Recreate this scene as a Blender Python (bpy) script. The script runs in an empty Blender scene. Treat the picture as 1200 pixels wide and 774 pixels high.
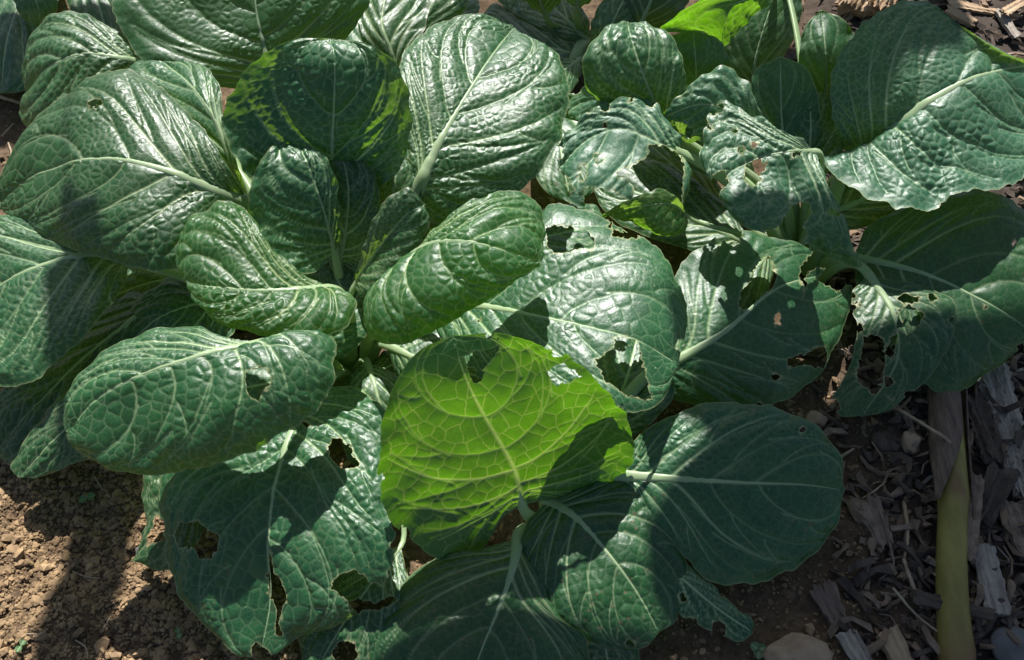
import bpy, math, random
import numpy as np
from mathutils import Vector

# ------------------------------------------------------------------ camera, sky, sun, exposure
scene = bpy.context.scene
C = scene.collection
CAM_H, PITCH, FPX = 0.85, math.radians(55), 600 / math.tan(math.radians(30))
cd = bpy.data.cameras.new('camera')
cam = bpy.data.objects.new('camera', cd)
C.objects.link(cam)
cam.location = (0, 0, CAM_H)
cam.rotation_euler = (math.pi / 2 - PITCH, 0, 0)
cd.sensor_width = 36
cd.lens = 18 / math.tan(math.radians(30))
cd.clip_start, cd.clip_end = 0.02, 200
scene.camera = cam

SUN_EL, SUN_AZ = math.radians(51), math.radians(-5)      # azimuth from +y, positive towards +x
sun_dir = Vector((math.cos(SUN_EL) * math.sin(SUN_AZ), math.cos(SUN_EL) * math.cos(SUN_AZ), math.sin(SUN_EL)))
world = bpy.data.worlds.new('World')
scene.world = world
world.use_nodes = True
wn = world.node_tree
sky = wn.nodes.new('ShaderNodeTexSky')
sky.sky_type = 'NISHITA'
sky.sun_disc = False
sky.sun_elevation = SUN_EL
sky.sun_rotation = SUN_AZ
wn.nodes['Background'].inputs['Strength'].default_value = 0.052
wn.links.new(sky.outputs[0], wn.nodes['Background'].inputs['Color'])
sl = bpy.data.lights.new('sun', 'SUN')
sl.energy = 5.0
sl.angle = math.radians(0.55)
sl.color = (1.0, 0.97, 0.93)
sun = bpy.data.objects.new('sun', sl)
C.objects.link(sun)
sun.rotation_euler = sun_dir.to_track_quat('Z', 'Y').to_euler()
scene.view_settings.view_transform = 'Standard'
scene.view_settings.look = 'None'
scene.view_settings.exposure = 0.92
scene.view_settings.gamma = 1.0
scene.cycles.max_bounces = 8
scene.cycles.transmission_bounces = 4

rng = np.random.default_rng(7)
random.seed(7)

# ------------------------------------------------------------------ helpers
_f = np.array([0, math.cos(PITCH), -math.sin(PITCH)])
_u = np.array([0, math.sin(PITCH), math.cos(PITCH)])
_r = np.array([1.0, 0, 0])


def at(x, y, h):
    """the point h centimetres above the soil seen at photo position x, y"""
    d = _f * FPX + _r * (x - 600) + _u * (387 - y)
    k = (h / 100 - CAM_H) / d[2]
    return np.array([0, 0, CAM_H]) + d * k


def project(P):
    q = P - np.array([0, 0, CAM_H])
    w = q @ _f
    return np.stack([600 + FPX * (q @ _r) / w, 387 - FPX * (q @ _u) / w], -1)


_lat = np.random.default_rng(3).random((64, 64, 64)).astype(np.float32)


def vnoise(P):
    i = np.floor(P).astype(int)
    f = P - i
    f = f * f * (3 - 2 * f)
    i0, i1 = i & 63, (i + 1) & 63
    g = lambda a, b, c: _lat[a, b, c]
    x0, y0, z0, x1, y1, z1 = i0[..., 0], i0[..., 1], i0[..., 2], i1[..., 0], i1[..., 1], i1[..., 2]
    fx, fy, fz = f[..., 0], f[..., 1], f[..., 2]
    a = g(x0, y0, z0) * (1 - fx) + g(x1, y0, z0) * fx
    b = g(x0, y1, z0) * (1 - fx) + g(x1, y1, z0) * fx
    c = g(x0, y0, z1) * (1 - fx) + g(x1, y0, z1) * fx
    d = g(x0, y1, z1) * (1 - fx) + g(x1, y1, z1) * fx
    return (a * (1 - fy) + b * fy) * (1 - fz) + (c * (1 - fy) + d * fy) * fz - 0.5


def fbm(P, scale, octaves=3):
    s, a = 0, 1.0
    for k in range(octaves):
        s = s + a * vnoise(P * scale + 11.3 * k)
        scale *= 2.07
        a *= 0.5
    return s


def curve(pts, n, lo=0.0, hi=1.0):
    """centripetal-like Catmull-Rom through 3D points, resampled evenly"""
    p = np.asarray(pts, float)
    p = np.vstack([2 * p[0] - p[1], p, 2 * p[-1] - p[-2]])
    out = []
    for k in range(1, len(p) - 2):
        d = [max(1e-6, np.linalg.norm(p[k + m + 1] - p[k + m]) ** 0.5) for m in (-1, 0, 1)]
        t0, t1 = 0, d[0]
        t2 = t1 + d[1]
        t3 = t2 + d[2]
        t = np.linspace(t1, t2, 24, endpoint=(k == len(p) - 3))[:, None]
        A1 = (t1 - t) / (t1 - t0) * p[k - 1] + (t - t0) / (t1 - t0) * p[k]
        A2 = (t2 - t) / (t2 - t1) * p[k] + (t - t1) / (t2 - t1) * p[k + 1]
        A3 = (t3 - t) / (t3 - t2) * p[k + 1] + (t - t2) / (t3 - t2) * p[k + 2]
        B1 = (t2 - t) / (t2 - t0) * A1 + (t - t0) / (t2 - t0) * A2
        B2 = (t3 - t) / (t3 - t1) * A2 + (t - t1) / (t3 - t1) * A3
        out.append((t2 - t) / (t2 - t1) * B1 + (t - t1) / (t2 - t1) * B2)
    q = np.vstack(out)
    s = np.r_[0, np.cumsum(np.linalg.norm(np.diff(q, axis=0), axis=1))]
    s /= s[-1]
    w = np.linspace(lo, hi, n)
    return np.stack([np.interp(w, s, q[:, k]) for k in range(3)], -1)


def unit(v):
    return v / np.maximum(1e-9, np.linalg.norm(v, axis=-1, keepdims=True))


def mesh_np(name, V, T, mat, parent=None, data=None, smooth=True, attr='leafdata'):
    me = bpy.data.meshes.new(name)
    V = np.ascontiguousarray(V, np.float32)
    T = np.ascontiguousarray(T, np.int32)
    k = T.shape[1]
    me.vertices.add(len(V))
    me.vertices.foreach_set('co', V.ravel())
    me.loops.add(T.size)
    me.loops.foreach_set('vertex_index', T.ravel())
    me.polygons.add(len(T))
    me.polygons.foreach_set('loop_start', np.arange(0, T.size, k, dtype=np.int32))
    me.polygons.foreach_set('loop_total', np.full(len(T), k, np.int32))
    me.polygons.foreach_set('use_smooth', np.full(len(T), smooth, bool))
    if data is not None:
        a = me.attributes.new(attr, 'FLOAT_COLOR', 'POINT')
        a.data.foreach_set('color', np.ascontiguousarray(data, np.float32).ravel())
    me.update()
    me.validate()
    if mat:
        me.materials.append(mat)
    o = bpy.data.objects.new(name, me)
    C.objects.link(o)
    if parent is not None:
        o.parent = parent
        o.matrix_parent_inverse = parent.matrix_basis.inverted()
    return o


def tag(o, label=None, cat=None, group=None, kind=None):
    if label: o['label'] = label
    if cat: o['category'] = cat
    if group: o['group'] = group
    if kind: o['kind'] = kind
    return o


def empty(name, loc):
    o = bpy.data.objects.new(name, None)
    o.location = loc
    o.empty_display_size = 0.02
    C.objects.link(o)
    return o


# ------------------------------------------------------------------ materials
def material(name):
    m = bpy.data.materials.new(name)
    m.use_nodes = True
    nt = m.node_tree
    return m, nt, nt.nodes['Principled BSDF'], nt.nodes['Material Output']


def nd(nt, typ, **kw):
    n = nt.nodes.new(typ)
    for k, v in kw.items():
        if k in n.inputs:
            n.inputs[k].default_value = v
        else:
            setattr(n, k, v)
    return n


def mix(nt, fac, a, b):
    n = nt.nodes.new('ShaderNodeMix')
    n.data_type = 'RGBA'
    for sock, v in ((n.inputs[0], fac), (n.inputs[6], a), (n.inputs[7], b)):
        if isinstance(v, bpy.types.NodeSocket):
            nt.links.new(v, sock)
        elif isinstance(v, tuple):
            sock.default_value = (*v, 1)
        else:
            sock.default_value = v
    return n.outputs[2]


def math_n(nt, op, a, b=None, clamp=False):
    n = nt.nodes.new('ShaderNodeMath')
    n.operation = op
    n.use_clamp = clamp
    for sock, v in zip(n.inputs, (a, b)):
        if v is None: continue
        if isinstance(v, bpy.types.NodeSocket):
            nt.links.new(v, sock)
        else:
            sock.default_value = v
    return n.outputs[0]


def leaf_material(name, dark, light, vein, thru, thru_fac=0.20, rough=0.43):
    m, nt, p, out = material(name)
    L = nt.links.new
    at_ = nd(nt, 'ShaderNodeAttribute', attribute_name='leafdata')
    sep = nt.nodes.new('ShaderNodeSeparateColor')
    L(at_.outputs['Color'], sep.inputs[0])
    major, net, rim, tone = sep.outputs[0], sep.outputs[1], sep.outputs[2], at_.outputs['Alpha']
    tc = nt.nodes.new('ShaderNodeTexCoord')
    no = nd(nt, 'ShaderNodeTexNoise', Scale=38.0, Detail=4.0, Roughness=0.6)
    L(tc.outputs['Object'], no.inputs['Vector'])
    f = math_n(nt, 'ADD', math_n(nt, 'MULTIPLY', no.outputs[0], 0.8), math_n(nt, 'MULTIPLY', tone, 0.35))
    f = math_n(nt, 'SUBTRACT', f, 0.2, True)
    col = mix(nt, f, dark, light)
    # fine vein web between the built veins
    vo = nd(nt, 'ShaderNodeTexVoronoi', Scale=230.0)
    vo.feature = 'DISTANCE_TO_EDGE'
    L(tc.outputs['Object'], vo.inputs['Vector'])
    web = nd(nt, 'ShaderNodeMapRange', **{'From Min': 0.0, 'From Max': 0.12, 'To Min': 1.0, 'To Max': 0.0})
    L(vo.outputs['Distance'], web.inputs[0])
    col = mix(nt, math_n(nt, 'MULTIPLY', web.outputs[0], 0.05), col, vein)
    col = mix(nt, math_n(nt, 'MULTIPLY', net, 0.24), col, vein)
    col = mix(nt, math_n(nt, 'MULTIPLY', major, 0.9), col, vein)
    col = mix(nt, math_n(nt, 'MULTIPLY', rim, 0.8), col, (0.36, 0.35, 0.17))
    # pale pin-prick scars
    sp = nd(nt, 'ShaderNodeTexVoronoi', Scale=55.0)
    L(tc.outputs['Object'], sp.inputs['Vector'])
    spm = nd(nt, 'ShaderNodeMapRange', **{'From Min': 0.035, 'From Max': 0.06, 'To Min': 0.5, 'To Max': 0.0})
    L(sp.outputs['Distance'], spm.inputs[0])
    col = mix(nt, spm.outputs[0], col, (0.32, 0.38, 0.22))
    oi = nt.nodes.new('ShaderNodeObjectInfo')
    hs = nt.nodes.new('ShaderNodeHueSaturation')
    hr = nd(nt, 'ShaderNodeMapRange', **{'To Min': 0.482, 'To Max': 0.508})
    vr = nd(nt, 'ShaderNodeMapRange', **{'To Min': 0.85, 'To Max': 1.2})
    L(oi.outputs['Random'], hr.inputs[0]); L(oi.outputs['Random'], vr.inputs[0])
    L(hr.outputs[0], hs.inputs['Hue']); L(vr.outputs[0], hs.inputs['Value'])
    L(col, hs.inputs['Color'])
    col = hs.outputs[0]
    # specks of soil splashed on low leaves
    geo = nt.nodes.new('ShaderNodeNewGeometry')
    sx = nt.nodes.new('ShaderNodeSeparateXYZ'); L(geo.outputs['Position'], sx.inputs[0])
    lo = nd(nt, 'ShaderNodeMapRange', **{'From Min': 0.03, 'From Max': 0.13, 'To Min': 0.85, 'To Max': 0.0}); L(sx.outputs['Z'], lo.inputs[0])
    dv = nd(nt, 'ShaderNodeTexVoronoi', Scale=150.0); L(tc.outputs['Object'], dv.inputs['Vector'])
    dm = nd(nt, 'ShaderNodeMapRange', **{'From Min': 0.14, 'From Max': 0.28, 'To Min': 1.0, 'To Max': 0.0}); L(dv.outputs['Distance'], dm.inputs[0])
    dn = nd(nt, 'ShaderNodeMapRange', **{'From Min': 0.47, 'From Max': 0.60}); L(no.outputs[0], dn.inputs[0])
    dirt = math_n(nt, 'MULTIPLY', math_n(nt, 'MULTIPLY', dm.outputs[0], dn.outputs[0]), lo.outputs[0])
    col = mix(nt, dirt, col, (0.16, 0.10, 0.06))
    L(col, p.inputs['Base Color'])
    rn = nd(nt, 'ShaderNodeTexNoise', Scale=110.0, Detail=3.0)
    L(tc.outputs['Object'], rn.inputs['Vector'])
    rr = nd(nt, 'ShaderNodeMapRange', **{'From Min': 0.3, 'From Max': 0.7, 'To Min': rough - 0.06, 'To Max': rough + 0.10})
    L(rn.outputs[0], rr.inputs[0])
    L(rr.outputs[0], p.inputs['Roughness'])
    p.inputs['Specular IOR Level'].default_value = 0.6
    p.inputs['Coat Weight'].default_value = 0.0
    p.inputs['Coat Roughness'].default_value = 0.56
    # relief finer than the mesh
    b1 = nd(nt, 'ShaderNodeBump', Strength=0.26, Distance=0.0012)
    L(math_n(nt, 'MINIMUM', vo.outputs['Distance'], 0.22), b1.inputs['Height'])
    fn = nd(nt, 'ShaderNodeTexNoise', Scale=700.0, Detail=2.0)
    L(tc.outputs['Object'], fn.inputs['Vector'])
    b2 = nd(nt, 'ShaderNodeBump', Strength=0.12, Distance=0.0006)
    L(fn.outputs[0], b2.inputs['Height'])
    L(b1.outputs[0], b2.inputs['Normal'])
    L(b2.outputs[0], p.inputs['Normal'])
    tr = nt.nodes.new('ShaderNodeBsdfTranslucent')
    tcol = mix(nt, math_n(nt, 'MAXIMUM', math_n(nt, 'MULTIPLY', major, 0.8), math_n(nt, 'MULTIPLY', net, 0.75)), thru, (0.75, 0.95, 0.18))
    tcol = mix(nt, math_n(nt, 'MULTIPLY', web.outputs[0], 0.2), tcol, (0.45, 0.75, 0.10))
    tn = nd(nt, 'ShaderNodeMapRange', **{'From Min': 0.3, 'From Max': 0.7, 'To Min': 0.72, 'To Max': 1.08})
    L(no.outputs[0], tn.inputs[0])
    vm = nt.nodes.new('ShaderNodeVectorMath'); vm.operation = 'SCALE'
    L(tcol, vm.inputs[0]); L(tn.outputs[0], vm.inputs['Scale'])
    L(vm.outputs[0], tr.inputs['Color'])
    ms = nt.nodes.new('ShaderNodeMixShader')
    ms.inputs[0].default_value = thru_fac
    L(p.outputs[0], ms.inputs[1])
    L(tr.outputs[0], ms.inputs[2])
    L(ms.outputs[0], out.inputs['Surface'])
    return m


VEIN = (0.36, 0.47, 0.25)
M_LEAF = leaf_material('glossy_dark_leaf', (0.005, 0.046, 0.0145), (0.019, 0.098, 0.029), VEIN, (0.26, 0.62, 0.015))
M_LEAF_FRESH = leaf_material('young_leaf', (0.010, 0.068, 0.021), (0.032, 0.122, 0.036), (0.38, 0.50, 0.24), (0.30, 0.66, 0.015), thru_fac=0.34)
M_LEAF_PALE = leaf_material('greyish_leaf', (0.013, 0.070, 0.034), (0.042, 0.128, 0.062), (0.34, 0.44, 0.26), (0.26, 0.62, 0.02), rough=0.46)
M_LEAF_THIN = leaf_material('thin_fresh_leaf', (0.008, 0.060, 0.016), (0.022, 0.105, 0.026), (0.34, 0.48, 0.18), (0.21, 0.56, 0.004), thru_fac=0.34)


def stalk_material():
    m, nt, p, out = material('pale_green_stalk')
    L = nt.links.new
    tc = nt.nodes.new('ShaderNodeTexCoord')
    at_ = nd(nt, 'ShaderNodeAttribute', attribute_name='leafdata')
    sep = nt.nodes.new('ShaderNodeSeparateColor')
    L(at_.outputs['Color'], sep.inputs[0])
    no = nd(nt, 'ShaderNodeTexNoise', Scale=60.0, Detail=4.0)
    L(tc.outputs['Object'], no.inputs['Vector'])
    c1 = mix(nt, no.outputs[0], (0.13, 0.23, 0.07), (0.21, 0.32, 0.12))
    c2 = mix(nt, no.outputs[0], (0.30, 0.41, 0.22), (0.44, 0.53, 0.34))
    L(mix(nt, sep.outputs[0], c1, c2), p.inputs['Base Color'])
    tr = nt.nodes.new('ShaderNodeBsdfTranslucent'); tr.inputs['Color'].default_value = (0.55, 0.75, 0.22, 1)
    ms = nt.nodes.new('ShaderNodeMixShader'); ms.inputs[0].default_value = 0.28
    L(p.outputs[0], ms.inputs[1]); L(tr.outputs[0], ms.inputs[2]); L(ms.outputs[0], out.inputs['Surface'])
    p.inputs['Roughness'].default_value = 0.42
    p.inputs['Subsurface Weight'].default_value = 0.15
    p.inputs['Subsurface Radius'].default_value = (0.004, 0.006, 0.002)
    b = nd(nt, 'ShaderNodeBump', Strength=0.25, Distance=0.001)
    L(no.outputs[0], b.inputs['Height'])
    L(b.outputs[0], p.inputs['Normal'])
    return m


M_STALK = stalk_material()


def rough_material(name, c1, c2, scale=60, rough=0.9, stretch=None, bump=0.5, c3=None):
    m, nt, p, out = material(name)
    L = nt.links.new
    tc = nt.nodes.new('ShaderNodeTexCoord')
    v = tc.outputs['Object']
    if stretch:
        mp = nd(nt, 'ShaderNodeMapping')
        mp.inputs['Scale'].default_value = stretch
        L(v, mp.inputs['Vector'])
        v = mp.outputs[0]
    no = nd(nt, 'ShaderNodeTexNoise', Scale=float(scale), Detail=6.0, Roughness=0.65)
    L(v, no.inputs['Vector'])
    r = nd(nt, 'ShaderNodeMapRange', **{'From Min': 0.3, 'From Max': 0.7})
    L(no.outputs[0], r.inputs[0])
    col = mix(nt, r.outputs[0], c1, c2)
    at_ = nd(nt, 'ShaderNodeAttribute', attribute_name='leafdata')
    if c3:
        sep = nt.nodes.new('ShaderNodeSeparateColor')
        L(at_.outputs['Color'], sep.inputs[0])
        col = mix(nt, sep.outputs[0], col, c3)
    L(col, p.inputs['Base Color'])
    p.inputs['Roughness'].default_value = rough
    p.inputs['Specular IOR Level'].default_value = 0.25
    b = nd(nt, 'ShaderNodeBump', Strength=bump, Distance=0.002)
    L(no.outputs[0], b.inputs['Height'])
    L(b.outputs[0], p.inputs['Normal'])
    return m


M_SOIL = rough_material('crumbly_brown_soil', (0.052, 0.034, 0.020), (0.15, 0.10, 0.058), 140, 0.95, bump=0.8, c3=(0.05, 0.038, 0.03))
M_CLOD = rough_material('soil_crumb', (0.085, 0.055, 0.030), (0.42, 0.285, 0.155), 50, 0.95, bump=0.7, c3=(0.075, 0.055, 0.043))
M_BARK = rough_material('grey_brown_bark', (0.085, 0.062, 0.047), (0.27, 0.20, 0.15), 60, 0.9, bump=0.9, c3=(0.20, 0.135, 0.085))
M_GREYWOOD = rough_material('weathered_grey_wood', (0.14, 0.12, 0.10), (0.44, 0.39, 0.33), 40, 0.85, stretch=(3.0, 0.25, 3.0), bump=0.9)
M_TANWOOD = rough_material('tan_split_wood', (0.20, 0.13, 0.075), (0.50, 0.37, 0.24), 36, 0.85, stretch=(3.0, 0.35, 3.0), bump=0.9)
M_STRAW = rough_material('dry_straw', (0.22, 0.16, 0.10), (0.46, 0.37, 0.26), 50, 0.8, bump=0.5)
M_DARKWOOD = rough_material('dark_rotten_wood', (0.035, 0.027, 0.022), (0.12, 0.092, 0.072), 50, 0.9, stretch=(2.5, 0.4, 2.5), bump=0.9)
M_STONE = rough_material('grey_stone', (0.085, 0.082, 0.08), (0.17, 0.165, 0.16), 45, 0.85, bump=0.5)
M_TANSTONE = rough_material('tan_stone', (0.20, 0.135, 0.085), (0.42, 0.31, 0.21), 40, 0.85, bump=0.6)
M_CANE = rough_material('yellow_green_cane', (0.12, 0.105, 0.03), (0.27, 0.235, 0.065), 22, 0.45, stretch=(1.5, 0.5, 1.5), bump=0.12, c3=(0.16, 0.09, 0.045))
M_HUSK = rough_material('brown_husk', (0.07, 0.05, 0.04), (0.20, 0.145, 0.11), 40, 0.75, stretch=(6.0, 0.3, 6.0), bump=0.9)
M_PETAL = rough_material('cream_petal', (0.55, 0.52, 0.26), (0.75, 0.72, 0.45), 60, 0.6, bump=0.2)
M_SPROUT = leaf_material('seedling_leaf', (0.07, 0.15, 0.06), (0.12, 0.22, 0.09), VEIN, (0.3, 0.65, 0.05))

# ------------------------------------------------------------------ ground
def mulchiness(x, y):
    """1 where wood mulch covers the bed (right side and far right), 0 on bare soil"""
    a = at(985, 774, 0); b = at(900, 120, 0)
    xl = a[0] + (b[0] - a[0]) * (y - a[1]) / (b[1] - a[1])
    return np.clip((x - xl) / 0.12, 0, 1)


def ground_height(x, y):
    P = np.stack([x, y, np.zeros_like(x)], -1)
    near = np.clip(1.6 - np.hypot(x, y - 0.7) / 1.2, 0, 1)
    h = 0.022 * fbm(P, 9, 2) + 0.012 * fbm(P + 5, 34, 3) * near
    h += 0.010 * np.abs(fbm(P + 9, 75, 2)) * near
    return h - 0.006


def axis(lo, hi, step, far):
    a = list(np.arange(lo, hi + step / 2, step))
    d, s = step, []
    v = hi
    while v < far:
        d *= 1.35
        v += d
        s.append(v)
    t, d, v = [], step, lo
    while v > -far:
        d *= 1.35
        v -= d
        t.append(v)
    return np.array(t[::-1] + a + s)


gx, gy = axis(-0.8, 0.85, 0.006, 40), axis(0.12, 1.55, 0.006, 40)
GX, GY = np.meshgrid(gx, gy)
GZ = ground_height(GX, GY)
nx, ny = len(gx), len(gy)
idx = np.arange(nx * ny).reshape(ny, nx)
Q = np.stack([idx[:-1, :-1], idx[:-1, 1:], idx[1:, 1:], idx[1:, :-1]], -1).reshape(-1, 4)
md = mulchiness(GX, GY).ravel()
ground = mesh_np('ground', np.stack([GX, GY, GZ], -1).reshape(-1, 3), Q, M_SOIL, None, np.stack([md, md, md, md], -1))
tag(ground, kind='structure')


def gz(x, y):
    return float(ground_height(np.array([x]), np.array([y]))[0])


# ------------------------------------------------------------------ leaf builder
def polysdf(uv, poly):
    """signed distance in px, positive inside the polygon"""
    p = np.asarray(poly, float)
    q = np.roll(p, -1, 0)
    d2 = np.full(len(uv), 1e12)
    ins = np.zeros(len(uv), bool)
    for a, b in zip(p, q):
        ab = b - a
        t = np.clip(((uv - a) @ ab) / max(1e-9, ab @ ab), 0, 1)
        d2 = np.minimum(d2, ((uv - a - t[:, None] * ab) ** 2).sum(1))
        c = (a[1] > uv[:, 1]) != (b[1] > uv[:, 1])
        xi = (b[0] - a[0]) * (uv[:, 1] - a[1]) / ((b[1] - a[1]) if abs(b[1] - a[1]) > 1e-9 else 1e-9) + a[0]
        ins ^= c & (uv[:, 0] < xi)
    d = np.sqrt(d2)
    return np.where(ins, d, -d)


def clip_mesh(V, T, D, sd):
    """keep the side of the mesh where sd > 0, cutting the triangles on the border"""
    pos = sd > 0
    c = pos[T].sum(1)
    keep = T[c == 3]
    out = [keep]
    newV, newD, key = [], [], {}
    n0 = len(V)

    def cut(i, j):
        k = (i, j) if i < j else (j, i)
        if k not in key:
            t = sd[i] / (sd[i] - sd[j])
            key[k] = n0 + len(newV)
            newV.append(V[i] + (V[j] - V[i]) * t)
            newD.append(D[i] + (D[j] - D[i]) * t)
        return key[k]
    extra = []
    for tri in T[(c == 1) | (c == 2)]:
        tri = list(tri)
        k = [i for i in range(3) if pos[tri[i]] == (pos[tri].sum() == 1)][0]
        a, b, d = tri[k], tri[(k + 1) % 3], tri[(k + 2) % 3]
        ab, ad = cut(a, b), cut(a, d)
        if pos[a]:
            extra.append((a, ab, ad))
        else:
            extra += [(ab, b, d), (ab, d, ad)]
    if extra:
        out.append(np.array(extra))
        V = np.vstack([V, newV]); D = np.vstack([D, newD])
    T = np.vstack(out)
    used, inv = np.unique(T, return_inverse=True)
    return V[used], inv.reshape(-1, 3), D[used]


def seg_dist(P, poly, r0, r1):
    """distance from points to a tapering polyline, scaled by its local radius"""
    best = np.full(len(P), 1e9)
    raw = np.full(len(P), 1e9)
    n = len(poly) - 1
    for k in range(n):
        a, ab = poly[k], poly[k + 1] - poly[k]
        t = np.clip(((P - a) @ ab) / max(1e-12, ab @ ab), 0, 1)
        d = np.sqrt(((P - a - t[:, None] * ab) ** 2).sum(1))
        r = r0 + (r1 - r0) * (k + t) / n
        best = np.minimum(best, d / r)
        raw = np.minimum(raw, d)
    return best, raw


NLEAF = [0]


def make_leaf(plant, base, mid, left, right, bulge=0.06, holes=(), under=False, mat=None, pucker=1.0, ruffle=0.0022,
              stalk=1.0, label=None, px=2.15, nsec=6, cell=0.0115, holes_t=None, name='leaf', rib=1.0, lift=0.45, dz=0.0, bites=0, pins=0, pale=None, crumple=1.0, veins=1.0):
    pale = (1.0 if pucker >= 0.95 else 0.35) if pale is None else pale
    mid, left, right = ([(a, b, c + dz) for a, b, c in q] for q in (mid, left, right))
    NLEAF[0] += 1
    lr = np.random.default_rng(1000 + NLEAF[0] * 17)
    M3 = [at(*p) for p in mid]
    if len(left[0]) and tuple(left[0]) != tuple(mid[0]): left = [mid[0]] + list(left)
    if tuple(right[0]) != tuple(mid[0]): right = [mid[0]] + list(right)
    if tuple(left[-1]) != tuple(mid[-1]): left = list(left) + [mid[-1]]
    if tuple(right[-1]) != tuple(mid[-1]): right = list(right) + [mid[-1]]
    L3 = [at(*p) for p in left]
    R3 = [at(*p) for p in right]
    pl = lambda c: np.linalg.norm(np.diff(np.array(c)[:, :2].astype(float), axis=0), axis=1).sum()
    ns = int(np.clip(max(pl(left), pl(right), pl(mid)) / px, 26, 300))
    Lc, Mc, Rc = (curve(c, ns, 0.003, 0.997) for c in (L3, M3, R3))
    wd = np.linalg.norm(Lc - Mc, axis=1).max() + np.linalg.norm(Rc - Mc, axis=1).max()
    nt = int(np.clip(wd / (0.00076 * px) / 2, 10, 130)) * 2 + 1
    t = np.linspace(-1, 1, nt)
    tt = np.abs(t)[None, :, None]
    E = np.where((t < 0)[None, :, None], Lc[:, None], Rc[:, None])
    wav = np.stack([1 + 0.030 * fbm(c + NLEAF[0], 75, 3) * 2 for c in (Lc, Rc)], 0)
    wav = np.where((t < 0)[None, :], wav[0][:, None], wav[1][:, None])[:, :, None]
    base_s = Mc[:, None] + (E - Mc[:, None]) * tt * (1 + (wav - 1) * tt ** 3)
    tan = unit(np.gradient(Mc, axis=0))
    acr = unit(Rc - Lc)
    N = unit(np.cross(acr, tan))
    view = unit(np.array([0, 0, CAM_H]) - Mc)
    flip = (N * view).sum(1).mean() < 0
    if flip: N = -N
    if under: N = -N; flip = not flip
    for k in range(3):
        N[:, k] = np.convolve(np.pad(N[:, k], 6, mode='edge'), np.ones(13) / 13, 'valid')
    N = unit(N)
    W = np.linalg.norm(E - Mc[:, None], axis=2, keepdims=True)
    bl, br = bulge if isinstance(bulge, tuple) else (bulge, bulge)
    bb = np.where(t < 0, bl, br)[None, :, None]
    S = base_s + N[:, None] * (bb * 6.75 * tt ** 2 * (1 - tt) * W)
    kw = max(2, int(nt * 0.07))
    ker = np.hanning(2 * kw + 3)[1:-1]; ker /= ker.sum()
    pad = np.concatenate([2 * S[:, :1] - S[:, kw:0:-1], S, 2 * S[:, -1:] - S[:, -2:-kw - 2:-1]], 1)
    S = sum(ker[i] * pad[:, i:i + nt] for i in range(2 * kw + 1))
    # surface normal of the smooth blade
    dS, dT = np.gradient(S, axis=0), np.gradient(S, axis=1)
    SN = unit(np.cross(dT, dS))
    if ((SN * N[:, None]).sum(2)).mean() < 0: SN = -SN
    P = S.reshape(-1, 3)
    sg = np.linspace(0, 1, ns)
    length = np.linalg.norm(np.diff(Mc, axis=0), axis=1).sum()
    size = min(1.0, (length + wd) / 2 / 0.17)

    def surf(s, tv):
        i = np.clip(np.asarray(s) * (ns - 1), 0, ns - 1.001)
        j = np.clip((np.asarray(tv) + 1) / 2 * (nt - 1), 0, nt - 1.001)
        i0, j0 = i.astype(int), j.astype(int)
        fi, fj = (i - i0)[:, None], (j - j0)[:, None]
        return (S[i0, j0] * (1 - fi) + S[i0 + 1, j0] * fi) * (1 - fj) + (S[i0, j0 + 1] * (1 - fi) + S[i0 + 1, j0 + 1] * fi) * fj

    major = np.zeros(len(P))
    dsec = np.full(len(P), 1e9)

    def vein(s, tv, r0, r1, pale=1.0):
        nonlocal major, dsec
        b, raw = seg_dist(P, surf(s, tv), r0 * size * veins ** 0.5, r1 * size * veins)
        major = np.maximum(major, pale * np.clip(1.25 - b, 0, 1))
        dsec = np.minimum(dsec, raw)

    w = np.linspace(0, 1, 15)
    vein(w * 0.97, np.zeros(15), 0.0026, 0.0004)
    tq = np.linspace(0, 1, 11)
    strips = {-1: [], 1: []}
    for side in (-1, 1):
        kk = np.arange(nsec) / (nsec - 1)
        s0s = 0.008 + 0.56 * kk ** 1.9 + (0.02 if side > 0 else 0) * kk
        ends = 0.10 + 0.84 * kk ** 0.92
        for k, s0 in enumerate(s0s):
            s0 = s0 + lr.uniform(-0.018, 0.018) * (k > 1)
            reach = ends[k] + lr.uniform(-0.025, 0.025) - s0
            pw = 1.05 + lr.uniform(0, 0.35)
            tend = lr.uniform(0.86, 0.95)
            wob = lr.uniform(-0.012, 0.012) * np.sin(tq * lr.uniform(4, 7))
            sv, tv = s0 + reach * tq ** pw + wob, side * tend * tq
            strips[side].append((s0, reach, pw))
            r0 = 0.0021 if k in (1, 2, 3) else 0.0013
            vein(sv, tv, r0, 0.00028, (1.0 if k in (1, 3) else 0.9 if k == 2 else 0.5) * lr.uniform(0.75, 1.05))
            for tf, sgn in ((lr.uniform(0.22, 0.4), lr.choice((-1, 1))), (lr.uniform(0.45, 0.65), lr.choice((-1, 1)))):
                sf = s0 + reach * tf ** pw
                tn = np.linspace(tf, 0.9, 7)
                u = (tn - tf) / (0.9 - tf)
                vein(sf + (reach * (tn ** pw - tf ** pw)) + sgn * lr.uniform(0.06, 0.11) * u ** 0.85, side * tn, 0.0009, 0.0003, 0.55)
    # cross-vein cells
    pts_s, pts_t = [], []
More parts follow.
